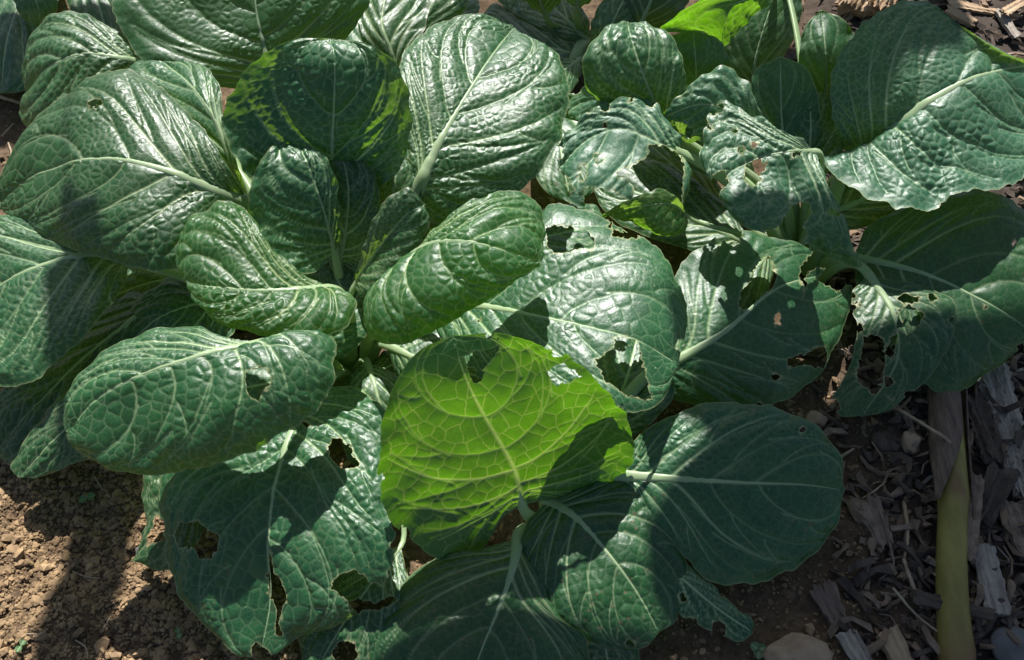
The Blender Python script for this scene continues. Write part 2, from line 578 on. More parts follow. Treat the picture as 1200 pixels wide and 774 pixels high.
    for side in (-1, 1):
        cs = [(-0.12, 0.14, 1.2)] + strips[side] + [(1.0, 0.0, 1.0)]
        for (s0, r0_, p0), (s1, r1_, p1_) in zip(cs[:-1], cs[1:]):
            tw = lr.uniform(0.02, 0.08)
            while tw < 1.0:
                sa, sb = s0 + r0_ * tw ** p0, s1 + r1_ * tw ** p1_
                sa, sb = max(0.0, sa), min(1.0, sb)
                if sb - sa < 0.01: tw += 0.05; continue
                q = surf(np.array([sa, sb, (sa + sb) / 2, (sa + sb) / 2 + r1_ * 0.05]), side * np.array([tw, tw, tw, min(1, tw + 0.05)]))
                rows = int(np.clip(round(np.linalg.norm(q[1] - q[0]) / (cell * 1.05)), 1, 5))
                for i in range(rows):
                    fr = (i + 0.5 + lr.uniform(-0.22, 0.22)) / rows
                    pts_s.append(sa + (sb - sa) * fr)
                    pts_t.append(side * min(0.99, tw + lr.uniform(-0.03, 0.03)))
                tw += max(0.03, 0.05 * cell * lr.uniform(0.55, 1.0) / max(0.0008, np.linalg.norm(q[3] - q[2])))
    sites = surf(np.clip(np.array(pts_s), 0, 1), np.array(pts_t))
    nsite = len(sites)
    edge = np.empty(len(P)); own = np.empty(len(P), int)
    S32 = sites.astype(np.float32)
    warp = (P + 0.0035 * np.stack([vnoise(P * 120 + k * 9) for k in range(3)], -1)).astype(np.float32)
    for k in range(0, len(P), 6000):
        d2 = (warp[k:k + 6000] ** 2).sum(1)[:, None] - 2 * warp[k:k + 6000] @ S32.T + (S32 ** 2).sum(1)[None]
        r = np.arange(len(d2))
        i1 = d2.argmin(1); a = d2[r, i1].copy()
        d2[r, i1] = 1e9
        i2b = d2.argmin(1); b = d2[r, i2b]
        edge[k:k + 6000] = np.abs(b - a) / (2 * np.maximum(1e-4, np.linalg.norm(S32[i1] - S32[i2b], axis=1)))
        own[k:k + 6000] = i1
    net = np.clip(1.15 - edge / (0.0007 if veins == 1 else 0.00055), 0, 1)
    celltone = lr.random(nsite)[own]
    # relief: blade domes up between the veins
    tf = np.broadcast_to(np.abs(t)[None], (ns, nt)).reshape(-1)
    sf = np.broadcast_to(sg[:, None], (ns, nt)).reshape(-1)
    fade = np.clip((1 - tf) * 9, 0.25, 1) * np.clip(sf * 14, 0.1, 1)
    patch = np.clip(0.75 + 1.6 * fbm(P + NLEAF[0], 22, 2), 0.25, 1.5)
    relief = (0.0036 * size * (1 - np.exp(-dsec / 0.0058)) + (0.0007 + 0.0007 * celltone) * patch * (1 - np.exp(-(edge / 0.0024) ** 1.4))) * pucker * fade
    relief += 0.0012 * fbm(P + 7, 55, 2) * pucker * fade
    relief += crumple * 0.006 * size * fbm(P, 16 if crumple < 1.5 else 26, 2 if crumple < 1.5 else 3) * np.clip(sf * 6, 0, 1)
    ph = lr.uniform(0, 6)
    if ruffle:
        relief += ruffle * tf ** 3 * (np.sin(sf * 34 + ph) + 0.6 * np.sin(sf * 61 + 2 * ph)) * np.clip(sf * 8, 0, 1) * 0.5
    V = P + SN.reshape(-1, 3) * relief[:, None]
    # triangles
    ii = np.arange(ns * nt).reshape(ns, nt)
    a, b, c, d = ii[:-1, :-1].ravel(), ii[:-1, 1:].ravel(), ii[1:, 1:].ravel(), ii[1:, :-1].ravel()
    T = np.vstack([np.stack([a, b, c], -1), np.stack([a, c, d], -1)])
    tn = np.cross(V[T[:, 1]] - V[T[:, 0]], V[T[:, 2]] - V[T[:, 0]])
    if (tn * SN.reshape(-1, 3)[T[:, 0]]).sum() < 0: T = T[:, ::-1]
    edge_m = (1 - tf) * np.repeat(W.max(1)[:, 0], nt)
    rim = np.clip(1.3 - edge_m / 0.0012, 0, 1) * 0.5
    ribcol = V.reshape(ns, nt, 3)[:, nt // 2].copy()
    if bites or pins:
        holes = list(holes)
        B = project(base_s.reshape(-1, 3)).reshape(ns, nt, 2)
        for k in range(bites):
            i, j = lr.integers(int(ns * 0.12), int(ns * 0.97)), lr.choice((0, nt - 1))
            q = B[i, j] + lr.normal(0, 1.5, 2)
            holes.append((q[0], q[1], lr.uniform(2.5, 7.5)))
            if lr.random() < 0.5:
                q = q + lr.normal(0, 5, 2); holes.append((q[0], q[1], lr.uniform(2, 5)))
        for k in range(pins):
            q = B[lr.integers(int(ns * 0.15), int(ns * 0.95)), lr.integers(nt // 10, nt - nt // 10)]
            holes.append((q[0], q[1], lr.uniform(1.4, 3.2)))
    if holes:
        uv = project(P) + 5.5 * np.stack([fbm(P, 230, 3), fbm(P + 3, 230, 3)], -1)
        sd = np.full(len(P), 1e9)
        for h in holes:
            if len(h) == 3 and not isinstance(h[0], tuple):
                d = h[2] - np.hypot(uv[:, 0] - h[0], uv[:, 1] - h[1])
            else:
                d = polysdf(uv, h)
            sd = np.minimum(sd, -d)
        rim = np.maximum(rim, np.clip(1.3 - sd / 1.3, 0, 1) * 0.85)
        D = np.stack([major * (0.55 + 0.45 * pale), net * pale, rim, celltone], -1)
        V, T, D = clip_mesh(V, T, D, sd)
    else:
        D = np.stack([major * (0.55 + 0.45 * pale), net * pale, rim, celltone], -1)
    leaf = mesh_np(name, V, T, mat or M_LEAF, plant, D)
    if label: leaf['label'] = label
    if stalk:
        make_stalk(leaf, base, ribcol, N, lr, stalk * max(0.55, size), rib, lift, [q for q in holes if len(q) != 3 or isinstance(q[0], tuple) or q[2] > 7.5])
    return leaf


def make_stalk(leaf, base, rc, N, lr, k, rib, lift, holes):
    """the fleshy stalk from the plant's heart into the blade, running out as the midrib"""
    n_end = int(len(rc) * 0.80 * rib)
    b0 = np.array(base, float)
    tip = rc[0]
    tan0 = unit(rc[min(6, len(rc) - 1)] - rc[0])
    out = tip - b0; out[2] = 0
    dist = np.linalg.norm(tip - b0)
    st = b0 + unit(out) * min(0.018, 0.3 * np.linalg.norm(out))
    c1 = st + np.array([0, 0, lift * dist]) + out * 0.15
    c2 = tip - tan0 * min(0.35 * dist, 0.035)
    w = np.linspace(0, 1, 20, endpoint=False)[:, None]
    bez = st * (1 - w) ** 3 + 3 * c1 * w * (1 - w) ** 2 + 3 * c2 * w * w * (1 - w) + tip * w ** 3
    step = max(1, n_end // 40)
    ribp = rc[0:n_end:step]
    cl = np.vstack([bez, ribp])
    nb = len(bez)
    rad = np.r_[0.0058 + 0.0075 * np.linspace(1, 0, nb) ** 1.6, 0.0056 * (1 - np.linspace(0, 1, len(ribp))) ** 1.7 + 0.0004] * k
    tn = unit(np.gradient(cl, axis=0))
    n0 = np.vstack([np.repeat(N[:1], nb, 0), N[0:n_end:step]])
    n0 = unit(n0 - (n0 * tn).sum(1, keepdims=True) * tn)
    bi = np.cross(tn, n0)
    sink = np.r_[np.zeros(nb), np.linspace(0.0, 0.15, len(ribp))]
    cl = cl - n0 * (rad * sink)[:, None]
    ring = np.linspace(0, 2 * math.pi, 10, endpoint=False)
    V = cl[:, None] + (np.cos(ring)[None, :, None] * bi[:, None] * 1.15 + np.sin(ring)[None, :, None] * n0[:, None] * 0.62) * rad[:, None, None]
    m, n = len(cl), 10
    ii = np.arange(m * n).reshape(m, n)
    j = np.roll(ii, -1, 1)
    Q = np.stack([ii[:-1], j[:-1], j[1:], ii[1:]], -1).reshape(-1, 4)
    tone = np.repeat(np.r_[np.linspace(0.0, 0.75, nb), np.linspace(0.75, 0.95, len(ribp))], n)
    D = np.stack([tone] * 4, -1)
    V, Qk = V.reshape(-1, 3), Q
    if holes:      # the rib ends where the blade around it has been eaten away
        uv = project(V)
        sd = np.full(len(V), -1e9)
        for h in holes:
            d = (h[2] - np.hypot(uv[:, 0] - h[0], uv[:, 1] - h[1])) if (len(h) == 3 and not isinstance(h[0], tuple)) else polysdf(uv, h)
            sd = np.maximum(sd, d)
        bad = (sd[Q] > 2).any(1) & (Q.min(1) >= nb * n)
        if bad.any():
            Qk = Q[:int(np.argmax(bad))]
    mesh_np('stalk', V, Qk, M_STALK, leaf, D)


# ------------------------------------------------------------------ the plants
GROUP = 'leafy green plants growing in the bed'


def plant(label, px, py, h=0.0):
    b = at(px, py, h)
    o = empty('leafy_green_plant', (b[0], b[1], gz(b[0], b[1])))
    tag(o, label, 'plant', GROUP)
    return o, np.array([b[0], b[1], 0.012])


p1, b1 = plant('largest leafy green plant, glossy puckered dark leaves in a wide rosette on the left', 412, 438)
# upright leaf behind the heart
make_leaf(p1, b1, [(390, 262, 12), (390, 205, 17.5), (391, 150, 22.5), (393, 100, 26.5), (392, 62, 28.8), (385, 45, 28.8)],
          [(330, 230, 16.5), (284, 200, 19.5), (261, 152, 22.3), (270, 110, 25), (305, 66, 27.8), (345, 46, 28.8)],
          [(440, 228, 17), (470, 195, 20), (480, 150, 24), (479, 108, 27), (462, 72, 29), (430, 51, 29.2)],
          bulge=-0.10, pucker=1.1)
make_leaf(p1, b1, [(392, 256, 11), (392, 203, 16.3), (393, 150, 21.2), (394, 102, 25.3), (390, 52, 28.2)],  # hidden leaf added right behind it to keep sun off its back
          [(335, 226, 15.3), (288, 197, 18.3), (265, 150, 21.2), (274, 110, 23.8), (310, 68, 26.6), (345, 52, 28)],
          [(438, 222, 15.8), (462, 190, 18.6), (468, 150, 22.6), (466, 110, 25.6), (452, 74, 27.8), (425, 56, 28.2)], bulge=-0.10, px=2.8, pucker=0.6)
# big round leaf, top middle
make_leaf(p1, b1, [(483, 238, 14.5), (497, 204, 17), (520, 155, 18.8), (548, 108, 19.6), (578, 62, 19.6), (602, 33, 18.5)],
          [(476, 192, 17), (467, 135, 19.5), (465, 88, 20.8), (486, 47, 21), (528, 22, 20.4), (570, 20, 19.6)],
          [(520, 262, 12), (580, 242, 13.5), (632, 202, 15.8), (660, 152, 17.3), (666, 105, 18.2), (650, 63, 18.8)],
          px=1.55, bulge=0.07, pucker=0.95, stalk=1.3)
# wide leaf pointing left
make_leaf(p1, b1, [(292, 238, 15), (245, 221, 17.5), (195, 200, 19.5), (145, 188, 20), (85, 190, 18.5), (30, 212, 15), (-6, 242, 12)],
          [(262, 188, 19), (226, 138, 20), (188, 104, 20.5), (150, 84, 20.5), (105, 92, 19.5), (58, 124, 18), (20, 168, 16), (-2, 215, 13.5)],
          [(272, 276, 14.5), (228, 306, 15), (188, 317, 15), (138, 307, 15), (80, 288, 14.5), (30, 265, 13)],
          px=1.55, bulge=0.07, pucker=0.9, pale=0.8, stalk=1.2, holes=[[(103, 121), (109, 116), (118, 118), (121, 123), (113, 126), (105, 126)]])
make_leaf(p1, b1, [(288, 232, 14), (268, 178, 18), (245, 128, 20.5), (220, 95, 20.5), (190, 72, 19)],
          [(245, 195, 16.5), (205, 155, 17), (165, 118, 17), (140, 90, 17), (162, 77, 18)],
          [(280, 190, 18), (262, 142, 20), (258, 105, 21), (242, 80, 20.5), (220, 70, 20)], bulge=0.08)
# leaf in the upper left corner
make_leaf(p1, b1, [(178, 78, 13), (142, 68, 16), (100, 62, 17), (62, 78, 15.5), (32, 112, 11)],
          [(160, 51, 15.5), (125, 31, 17), (86, 14, 17.8), (55, 22, 17), (36, 44, 15.5), (28, 78, 13)],
          [(150, 105, 13), (115, 135, 12), (75, 165, 10), (40, 160, 9), (28, 135, 9.5)],
          bulge=(0.03, 0.08), pucker=1.2)
# leaf running off the top
make_leaf(p1, b1, [(318, 112, 9.5), (313, 66, 13.5), (303, 25, 16.5), (298, -15, 19), (295, -52, 20.5)],
          [(255, 100, 12), (182, 84, 14.5), (142, 40, 17), (138, -10, 19.5), (185, -58, 22), (250, -75, 22.5)],
          [(372, 70, 12), (418, 30, 15.5), (433, -10, 18.5), (415, -48, 21), (360, -66, 22)], bulge=0.04, stalk=1.3, pucker=0.9)
make_leaf(p1, b1, [(468, 96, 9), (458, 60, 12), (447, 30, 14), (452, -5, 15), (462, -40, 14)],
          [(435, 70, 11), (420, 35, 13), (418, -5, 14), (435, -38, 14.5)],
          [(488, 60, 11.5), (500, 25, 13), (500, -10, 14), (485, -38, 14)], stalk=0.7, bulge=-0.05)
make_leaf(p1, b1, [(485, 70, 8), (492, 40, 10), (505, 5, 12), (520, -35, 12.5)],
          [(478, 35, 9.5), (485, 0, 11), (500, -30, 12)], [(515, 40, 9), (545, 10, 10), (550, -20, 11)], stalk=0.6, bulge=0.05)
# leaves low on the left side
make_leaf(p1, b1, [(152, 308, 11), (100, 299, 13.5), (50, 310, 13.5), (0, 336, 11.5), (-60, 385, 7)],
          [(142, 338, 11.5), (112, 380, 11.5), (82, 412, 11), (35, 446, 10), (-20, 455, 9), (-58, 430, 8)],
          [(95, 278, 12.5), (40, 258, 13), (-10, 255, 12.5), (-60, 280, 11), (-85, 335, 9)], bulge=0.06, pucker=1.1, stalk=1.1)
make_leaf(p1, b1, [(205, 345, 7), (160, 370, 8), (100, 420, 7), (43, 475, 5), (-8, 532, 2.5)],
          [(150, 345, 6.5), (80, 385, 5.5), (15, 440, 4), (-25, 500, 2.5)],
          [(235, 385, 7), (190, 425, 6.5), (120, 470, 5.5), (55, 515, 4), (15, 545, 2.5)], bulge=0.05)
make_leaf(p1, b1, [(285, 350, 7.5), (235, 355, 8.5), (185, 375, 8.5), (130, 420, 7)],
          [(265, 325, 7.5), (220, 318, 8), (170, 345, 8), (135, 385, 7)],
          [(270, 395, 7.5), (215, 410, 7.5), (165, 435, 7)], bulge=0.05)
make_leaf(p1, b1, [(190, 430, 7), (140, 452, 8), (85, 495, 7), (22, 560, 4)],
          [(150, 420, 8.3), (100, 440, 8.2), (60, 478, 7), (28, 520, 5), (14, 548, 4)],
          [(175, 490, 6), (135, 530, 5.5), (85, 545, 5), (45, 560, 4)], bulge=0.06, pucker=1.1)
# front left leaf with a hole
make_leaf(p1, b1, [(310, 401, 14.6), (268, 408, 15.7), (216, 420, 16), (160, 440, 15.3), (110, 470, 13.5), (84, 506, 11.2)],
          [(285, 400, 15), (250, 390, 15), (215, 382, 14.5), (163, 393, 14.2), (112, 424, 13.5), (82, 460, 12.5), (76, 488, 11.7)],
          [(345, 408, 14.8), (384, 397, 14.5), (391, 430, 14), (371, 478, 13), (325, 511, 11.8), (265, 541, 10.5), (190, 554, 9.6), (130, 546, 9.8), (95, 525, 10.3)],
          px=1.55, dz=4.5, bulge=(0.06, 0.10), pucker=0.85, pale=0.8, stalk=0.85, nsec=7, mat=M_LEAF,
          holes=[[(290, 438), (304, 432), (317, 435), (315, 452), (304, 468), (293, 463), (289, 448)]],
          label='front left leaf with one round bite hole')
# folded leaf in front of the heart
make_leaf(p1, b1, [(386, 338, 14.8), (345, 340, 16.3), (300, 342, 16.8), (255, 338, 16.5), (220, 330, 15.6)],
          [(352, 320, 15.8), (322, 294, 17.2), (301, 260, 18.4), (279, 239, 18.8), (248, 240, 18.2), (223, 257, 17.3), (209, 288, 16.2), (210, 312, 15.6)],
          [(415, 352, 15.8), (405, 383, 15.8), (362, 396, 15.5), (305, 391, 15.3), (258, 377, 15.2), (230, 352, 15.2)],
          px=1.55, mat=M_LEAF_FRESH, dz=1.2, bulge=(0.10, 0.10), pucker=1.25, cell=0.0105)
# heart leaves
make_leaf(p1, b1, [(398, 308, 11), (406, 262, 15), (409, 226, 17.8), (404, 194, 19.3), (393, 171, 19.2)],
          [(372, 266, 15), (364, 224, 17.5), (366, 192, 19.2), (378, 172, 19.6)],
          [(428, 322, 11), (446, 285, 14), (446, 250, 16.5), (446, 225, 18.2), (435, 197, 19.3), (413, 178, 19.6)], bulge=-0.16, pucker=1.2, cell=0.0085, stalk=0.8)
make_leaf(p1, b1, [(393, 300, 12.5), (384, 258, 16), (371, 216, 19), (358, 184, 20.8), (346, 166, 20.4)],
          [(362, 322, 12.5), (318, 302, 15), (293, 262, 18), (292, 232, 19.8), (300, 200, 21), (314, 176, 21.3), (328, 167, 21)],
          [(400, 262, 16.5), (398, 224, 19.3), (388, 194, 21), (369, 174, 21)], bulge=-0.10, pucker=1.3, cell=0.0105)
make_leaf(p1, b1, [(425, 380, 7), (408, 352, 9.3), (395, 328, 10.3), (384, 302, 10)], [(392, 378, 8.5), (372, 348, 10), (365, 315, 10.2)], [(446, 356, 9), (436, 325, 10.2), (410, 300, 10.5)], bulge=-0.06, cell=0.0085, stalk=0.7)
make_leaf(p1, b1, [(414, 338, 11.5), (440, 297, 15), (465, 264, 18), (485, 244, 19.5), (498, 240, 19)],
          [(424, 297, 15), (439, 257, 18), (457, 231, 20), (480, 221, 20.6)],
          [(431, 348, 12.5), (450, 331, 14), (476, 303, 16), (498, 276, 17.5), (503, 254, 18.5)], bulge=0.10, pucker=1.3, cell=0.0085)
make_leaf(p1, b1, [(440, 300, 10), (456, 252, 14), (463, 212, 17), (466, 182, 18)], [(425, 258, 14), (431, 208, 17.2), (450, 180, 18.2)], [(476, 272, 12.5), (494, 230, 15.5), (487, 192, 17.5)], bulge=-0.08, cell=0.0085, pucker=1.1)
make_leaf(p1, b1, [(440, 130, 4), (460, 80, 5.5), (480, 30, 6), (500, -25, 5)], [(420, 90, 5), (400, 40, 5.5), (420, -20, 5)], [(490, 100, 5), (540, 50, 5.5), (560, -5, 5)], px=2.8)
# arching leaf right of the heart
make_leaf(p1, b1, [(468, 312, 16.5), (504, 284, 21), (545, 281, 22.5), (590, 293, 22), (630, 308, 19.5)],
          [(488, 292, 19), (520, 256, 21.5), (558, 232, 22.3), (598, 222, 22), (628, 236, 21), (637, 270, 20)],
          [(455, 330, 16.5), (434, 362, 16.3), (436, 394, 15.4), (470, 402, 15.6), (520, 382, 17), (570, 349, 18.5), (606, 326, 19.3)],
          px=1.55, mat=M_LEAF_FRESH, dz=1.2, bulge=(0.05, 0.12), pucker=1.25, cell=0.0105)
# broad eaten leaf reaching right
make_leaf(p1, b1, [(500, 360, 9), (560, 358, 11.8), (640, 375, 14), (700, 388, 14.6), (750, 402, 14.3), (797, 428, 12.5)],
          [(540, 328, 12), (590, 292, 14), (645, 240, 15), (700, 254, 15), (746, 277, 14.8), (786, 315, 14.3), (804, 370, 13)],
          [(520, 402, 9), (560, 442, 11), (620, 468, 12.5), (690, 484, 13.2), (740, 484, 13), (778, 468, 12)],
          px=1.55, dz=0.5, bulge=(0.07, 0.05), pale=0.7, pucker=0.6, nsec=7, stalk=1.1,
          holes=[[(697, 426), (718, 411), (722, 396), (746, 400), (751, 424), (759, 444), (764, 468), (748, 466), (733, 462), (712, 448)],
                 [(640, 268), (652, 263), (684, 270), (697, 282), (697, 291), (672, 295), (652, 297), (642, 290)],
                 [(712, 268), (722, 272), (740, 270), (750, 280), (735, 282), (718, 280), (716, 250)]],
          bites=6, pins=3, label='broad leaf with ragged bites along its rim')
# large holed leaf at the front
make_leaf(p1, b1, [(368, 468, 8), (341, 505, 9.5), (323, 570, 9.5), (315, 640, 8), (318, 700, 5.5), (305, 770, 2.5)],
          [(300, 488, 8.5), (235, 515, 8), (192, 560, 6.5), (194, 640, 5.5), (212, 696, 4.5), (248, 740, 3), (280, 766, 2.5)],
          [(402, 452, 9.5), (442, 472, 10.5), (456, 510, 10.5), (452, 590, 10), (464, 640, 9), (442, 692, 7), (402, 728, 5), (352, 746, 3.5), (322, 766, 2.7)],
          px=1.55, bulge=0.06, pucker=0.95, pale=0.6, nsec=7, mat=M_LEAF,
          holes=[[(383, 522), (395, 512), (408, 522), (421, 545), (404, 551), (390, 541)],
                 [(319, 645), (323, 668), (336, 686), (339, 700), (332, 716), (330, 745), (323, 742), (327, 715), (317, 697), (315, 665)],
                 [(207, 627), (212, 613), (234, 611), (240, 618), (256, 628), (256, 641), (246, 656), (232, 655), (229, 641), (209, 645)],
                 [(388, 690), (394, 678), (412, 669), (424, 674), (434, 684), (470, 700), (440, 720), (412, 720), (408, 704)],
                 [(292, 778), (300, 752), (309, 758), (322, 768), (315, 780)]],
          bites=5, pins=1, label='large drooping front leaf with several bite holes')
make_leaf(p1, b1, [(270, 520, 5), (225, 565, 5), (190, 615, 3.5), (153, 658, 1.2)],
          [(205, 530, 5), (170, 560, 4.2), (171, 612, 3), (160, 645, 1.6)],
          [(260, 570, 4.5), (235, 630, 3.5), (200, 668, 2)], bulge=0.05,
          holes=[[(172, 640), (177, 622), (186, 605), (194, 610), (193, 634), (180, 636)]])
make_leaf(p1, b1, [(470, 640, 3), (430, 690, 4.5), (400, 735, 3.5), (372, 782, 2)],
          [(430, 650, 3.5), (385, 690, 3.5), (352, 735, 2), (355, 775, 1.6)],
          [(478, 690, 3.8), (462, 735, 3.2), (430, 780, 2.2), (400, 800, 1.5)], bulge=0.05, stalk=0.6,
          holes=[[(409, 709), (418, 702), (440, 708), (452, 700), (470, 701), (452, 712), (420, 717)], (405, 765, 14)])

# low leaves deep in the rosette
make_leaf(p1, b1, [(455, 405, 6), (500, 425, 7), (560, 440, 6.5), (620, 450, 5)], [(470, 385, 6), (540, 390, 6.5), (600, 415, 6)], [(465, 440, 5), (520, 480, 5), (590, 490, 4.5)], px=2.8)
make_leaf(p1, b1, [(440, 300, 6), (480, 260, 8), (540, 250, 8), (620, 240, 6.5)], [(450, 270, 7), (520, 220, 8), (590, 215, 7)], [(470, 310, 6), (540, 300, 6.5), (600, 275, 6)], px=2.8)
make_leaf(p1, b1, [(372, 330, 6), (330, 300, 8), (280, 260, 8.5), (225, 215, 7)], [(360, 290, 7), (310, 240, 8), (250, 205, 7.5)], [(340, 340, 6), (270, 320, 7), (220, 265, 7)], px=2.8)
make_leaf(p1, b1, [(385, 425, 7), (378, 400, 9.5), (392, 375, 10.5), (420, 362, 10)], [(372, 410, 8.5), (370, 380, 10), (395, 360, 10.5)], [(400, 420, 8), (425, 400, 9), (432, 375, 9.5)], px=2.0, stalk=1.3)
make_leaf(p1, b1, [(230, 330, 5), (190, 330, 6), (150, 340, 6), (100, 365, 4.5)], [(205, 305, 6), (160, 310, 6), (115, 335, 5)], [(210, 355, 5), (160, 372, 5), (120, 385, 4.3)], px=2.8)
make_leaf(p1, b1, [(560, 300, 5), (610, 285, 7), (660, 272, 7), (715, 262, 5.5)], [(590, 265, 6.5), (640, 245, 7), (695, 240, 6)], [(590, 325, 6), (650, 315, 6.5), (705, 295, 6)], px=2.8)
make_leaf(p1, b1, [(390, 435, 4), (345, 442, 5.5), (300, 452, 5.5), (240, 468, 4)], [(360, 415, 5), (300, 415, 5.5), (250, 435, 4.5)], [(370, 470, 4.5), (310, 495, 5), (255, 495, 4)], px=2.8)
make_leaf(p1, b1, [(425, 448, 3), (450, 432, 4), (480, 420, 4), (515, 412, 3)], [(435, 425, 3.6), (465, 405, 4), (500, 398, 3.5)], [(445, 455, 3.2), (480, 450, 3.5), (515, 432, 3)], px=2.8)
make_leaf(p1, b1, [(430, 425, 5), (440, 455, 6), (450, 500, 4.5), (440, 560, 2.5)], [(405, 445, 5), (395, 490, 4.5), (410, 540, 3)], [(465, 440, 5.5), (490, 490, 4.5), (475, 545, 3)], px=2.8)

# ---- the plant in the middle front
p2, b2 = plant('smaller leafy green plant at centre front with one glowing backlit upright leaf', 655, 628)
make_leaf(p2, b2, [(612, 592, 4), (605, 556, 7.4), (590, 525, 11), (569, 490, 15), (549, 452, 19), (536, 415, 22), (530, 394, 22.8)],
          [(590, 606, 3.6), (562, 645, 2.2), (512, 653, 3.2), (468, 622, 6.5), (445, 570, 11.5), (447, 512, 16.5), (463, 452, 20.5), (496, 410, 22.5)],
          [(640, 587, 3), (680, 590, 2.2), (720, 570, 3), (741, 532, 7), (732, 488, 12), (704, 452, 16), (662, 415, 19.3), (600, 393, 22.2), (562, 391, 22.8)],
          px=1.3, cell=0.019, veins=1.7, dz=2, pale=1.0, bulge=(-0.05, -0.07), pucker=0.4, mat=M_LEAF_THIN, nsec=6, stalk=0.75, rib=0.12,
          holes=[[(541, 419), (556, 411), (572, 410), (588, 404), (577, 420), (566, 428), (565, 444), (558, 450), (550, 442), (547, 428)],
                 (655, 408, 9), [(640, 436), (650, 428), (660, 425), (682, 440), (668, 446), (650, 452)]],
          bites=3, label='upright cupped leaf glowing yellow-green with sun behind it')
make_leaf(p2, b2, [(642, 588, 4.5), (673, 604, 5.8), (717, 653, 5.5), (750, 700, 4), (772, 742, 2.5)],
          [(690, 568, 5.3), (738, 563, 5.5), (777, 588, 5), (800, 640, 4), (802, 695, 3), (792, 725, 2.5)],
          [(616, 613, 5), (610, 655, 4.5), (630, 706, 3.5), (668, 742, 2.5), (715, 762, 2), (750, 758, 2)],
          px=1.55, bulge=0.05, pucker=0.85, holes=[(738, 754, 4.5)])
make_leaf(p2, b2, [(722, 557, 6), (800, 562, 7.5), (880, 566, 7.5), (940, 568, 6.5), (991, 575, 5)],
          [(738, 523, 7.5), (775, 491, 8.8), (830, 474, 9.5), (890, 474, 9.5), (947, 495, 8.5), (982, 530, 6.5)],
          [(750, 592, 5.5), (790, 637, 4.5), (832, 680, 3.2), (882, 680, 2.7), (932, 662, 2.8), (972, 627, 3.5)],
          px=1.55, bulge=0.05, pucker=0.75, holes=[(937, 505, 3.5)], label='broad smooth leaf spreading right, shaded dark green')
make_leaf(p2, b2, [(607, 632, 4.5), (601, 668, 5.6), (586, 710, 5), (562, 768, 4), (545, 825, 2.2)],
          [(562, 642, 5.2), (510, 654, 4.8), (466, 692, 3.8), (438, 745, 2.8), (436, 795, 2.2), (480, 840, 1.8)],
          [(627, 665, 4.4), (657, 722, 3.4), (688, 752, 2.7), (692, 795, 2.4), (640, 835, 1.8)], bulge=0.06, pucker=0.8)
make_leaf(p2, b2, [(768, 434, 6), (800, 418, 7.5), (850, 388, 8.5), (910, 338, 8.2), (988, 318, 5)],
          [(780, 380, 7.5), (788, 330, 8.5), (820, 290, 9.8), (865, 272, 10), (920, 282, 9), (962, 300, 7)],
          [(788, 467, 4.5), (840, 480, 3.6), (897, 477, 3.2), (947, 452, 3.2), (982, 402, 3.8), (1000, 345, 4.6)],
          bulge=0.05, pucker=0.6,
          holes=[[(868, 362), (867, 344), (880, 326), (890, 306), (903, 300), (908, 324), (905, 338), (886, 354), (874, 366)],
                 [(922, 431), (927, 418), (939, 416), (948, 411), (966, 404), (971, 415), (965, 431), (945, 428)],
                 [(940, 347), (944, 320), (955, 312), (967, 315), (956, 328), (962, 334), (980, 342), (1002, 330), (1010, 300), (960, 285), (935, 315)],
                 [(838, 298), (846, 284), (864, 290), (868, 279), (872, 262), (838, 268)],
                 (910, 372, 4), (908, 442, 4.5), (910, 379, 3.4)],
          bites=5, label='shaded holed leaf reaching towards the right plant')
make_leaf(p2, b2, [(770, 655, 3), (805, 683, 3.8), (840, 712, 3), (882, 742, 1.5)],
          [(795, 655, 3.2), (830, 682, 3), (862, 712, 2.2), (882, 728, 1.6)],
          [(775, 690, 3), (800, 722, 2.6), (838, 742, 2), (868, 752, 1.5)], stalk=0.6, bulge=0.06, ruffle=0.002,
          holes=[(808, 735, 12), (842, 738, 9), (800, 700, 5)])
make_leaf(p2, b2, [(690, 700, 2), (705, 740, 2.2), (715, 790, 1.6)], [(670, 730, 2), (672, 775, 1.6)], [(735, 735, 2), (748, 780, 1.5)], stalk=0.5)

make_leaf(p2, b2, [(690, 540, 4), (708, 500, 5), (732, 450, 5.5), (750, 380, 5)], [(670, 500, 4.5), (682, 440, 5), (710, 385, 5)], [(745, 510, 4.5), (790, 465, 5), (790, 405, 5)], px=2.8)
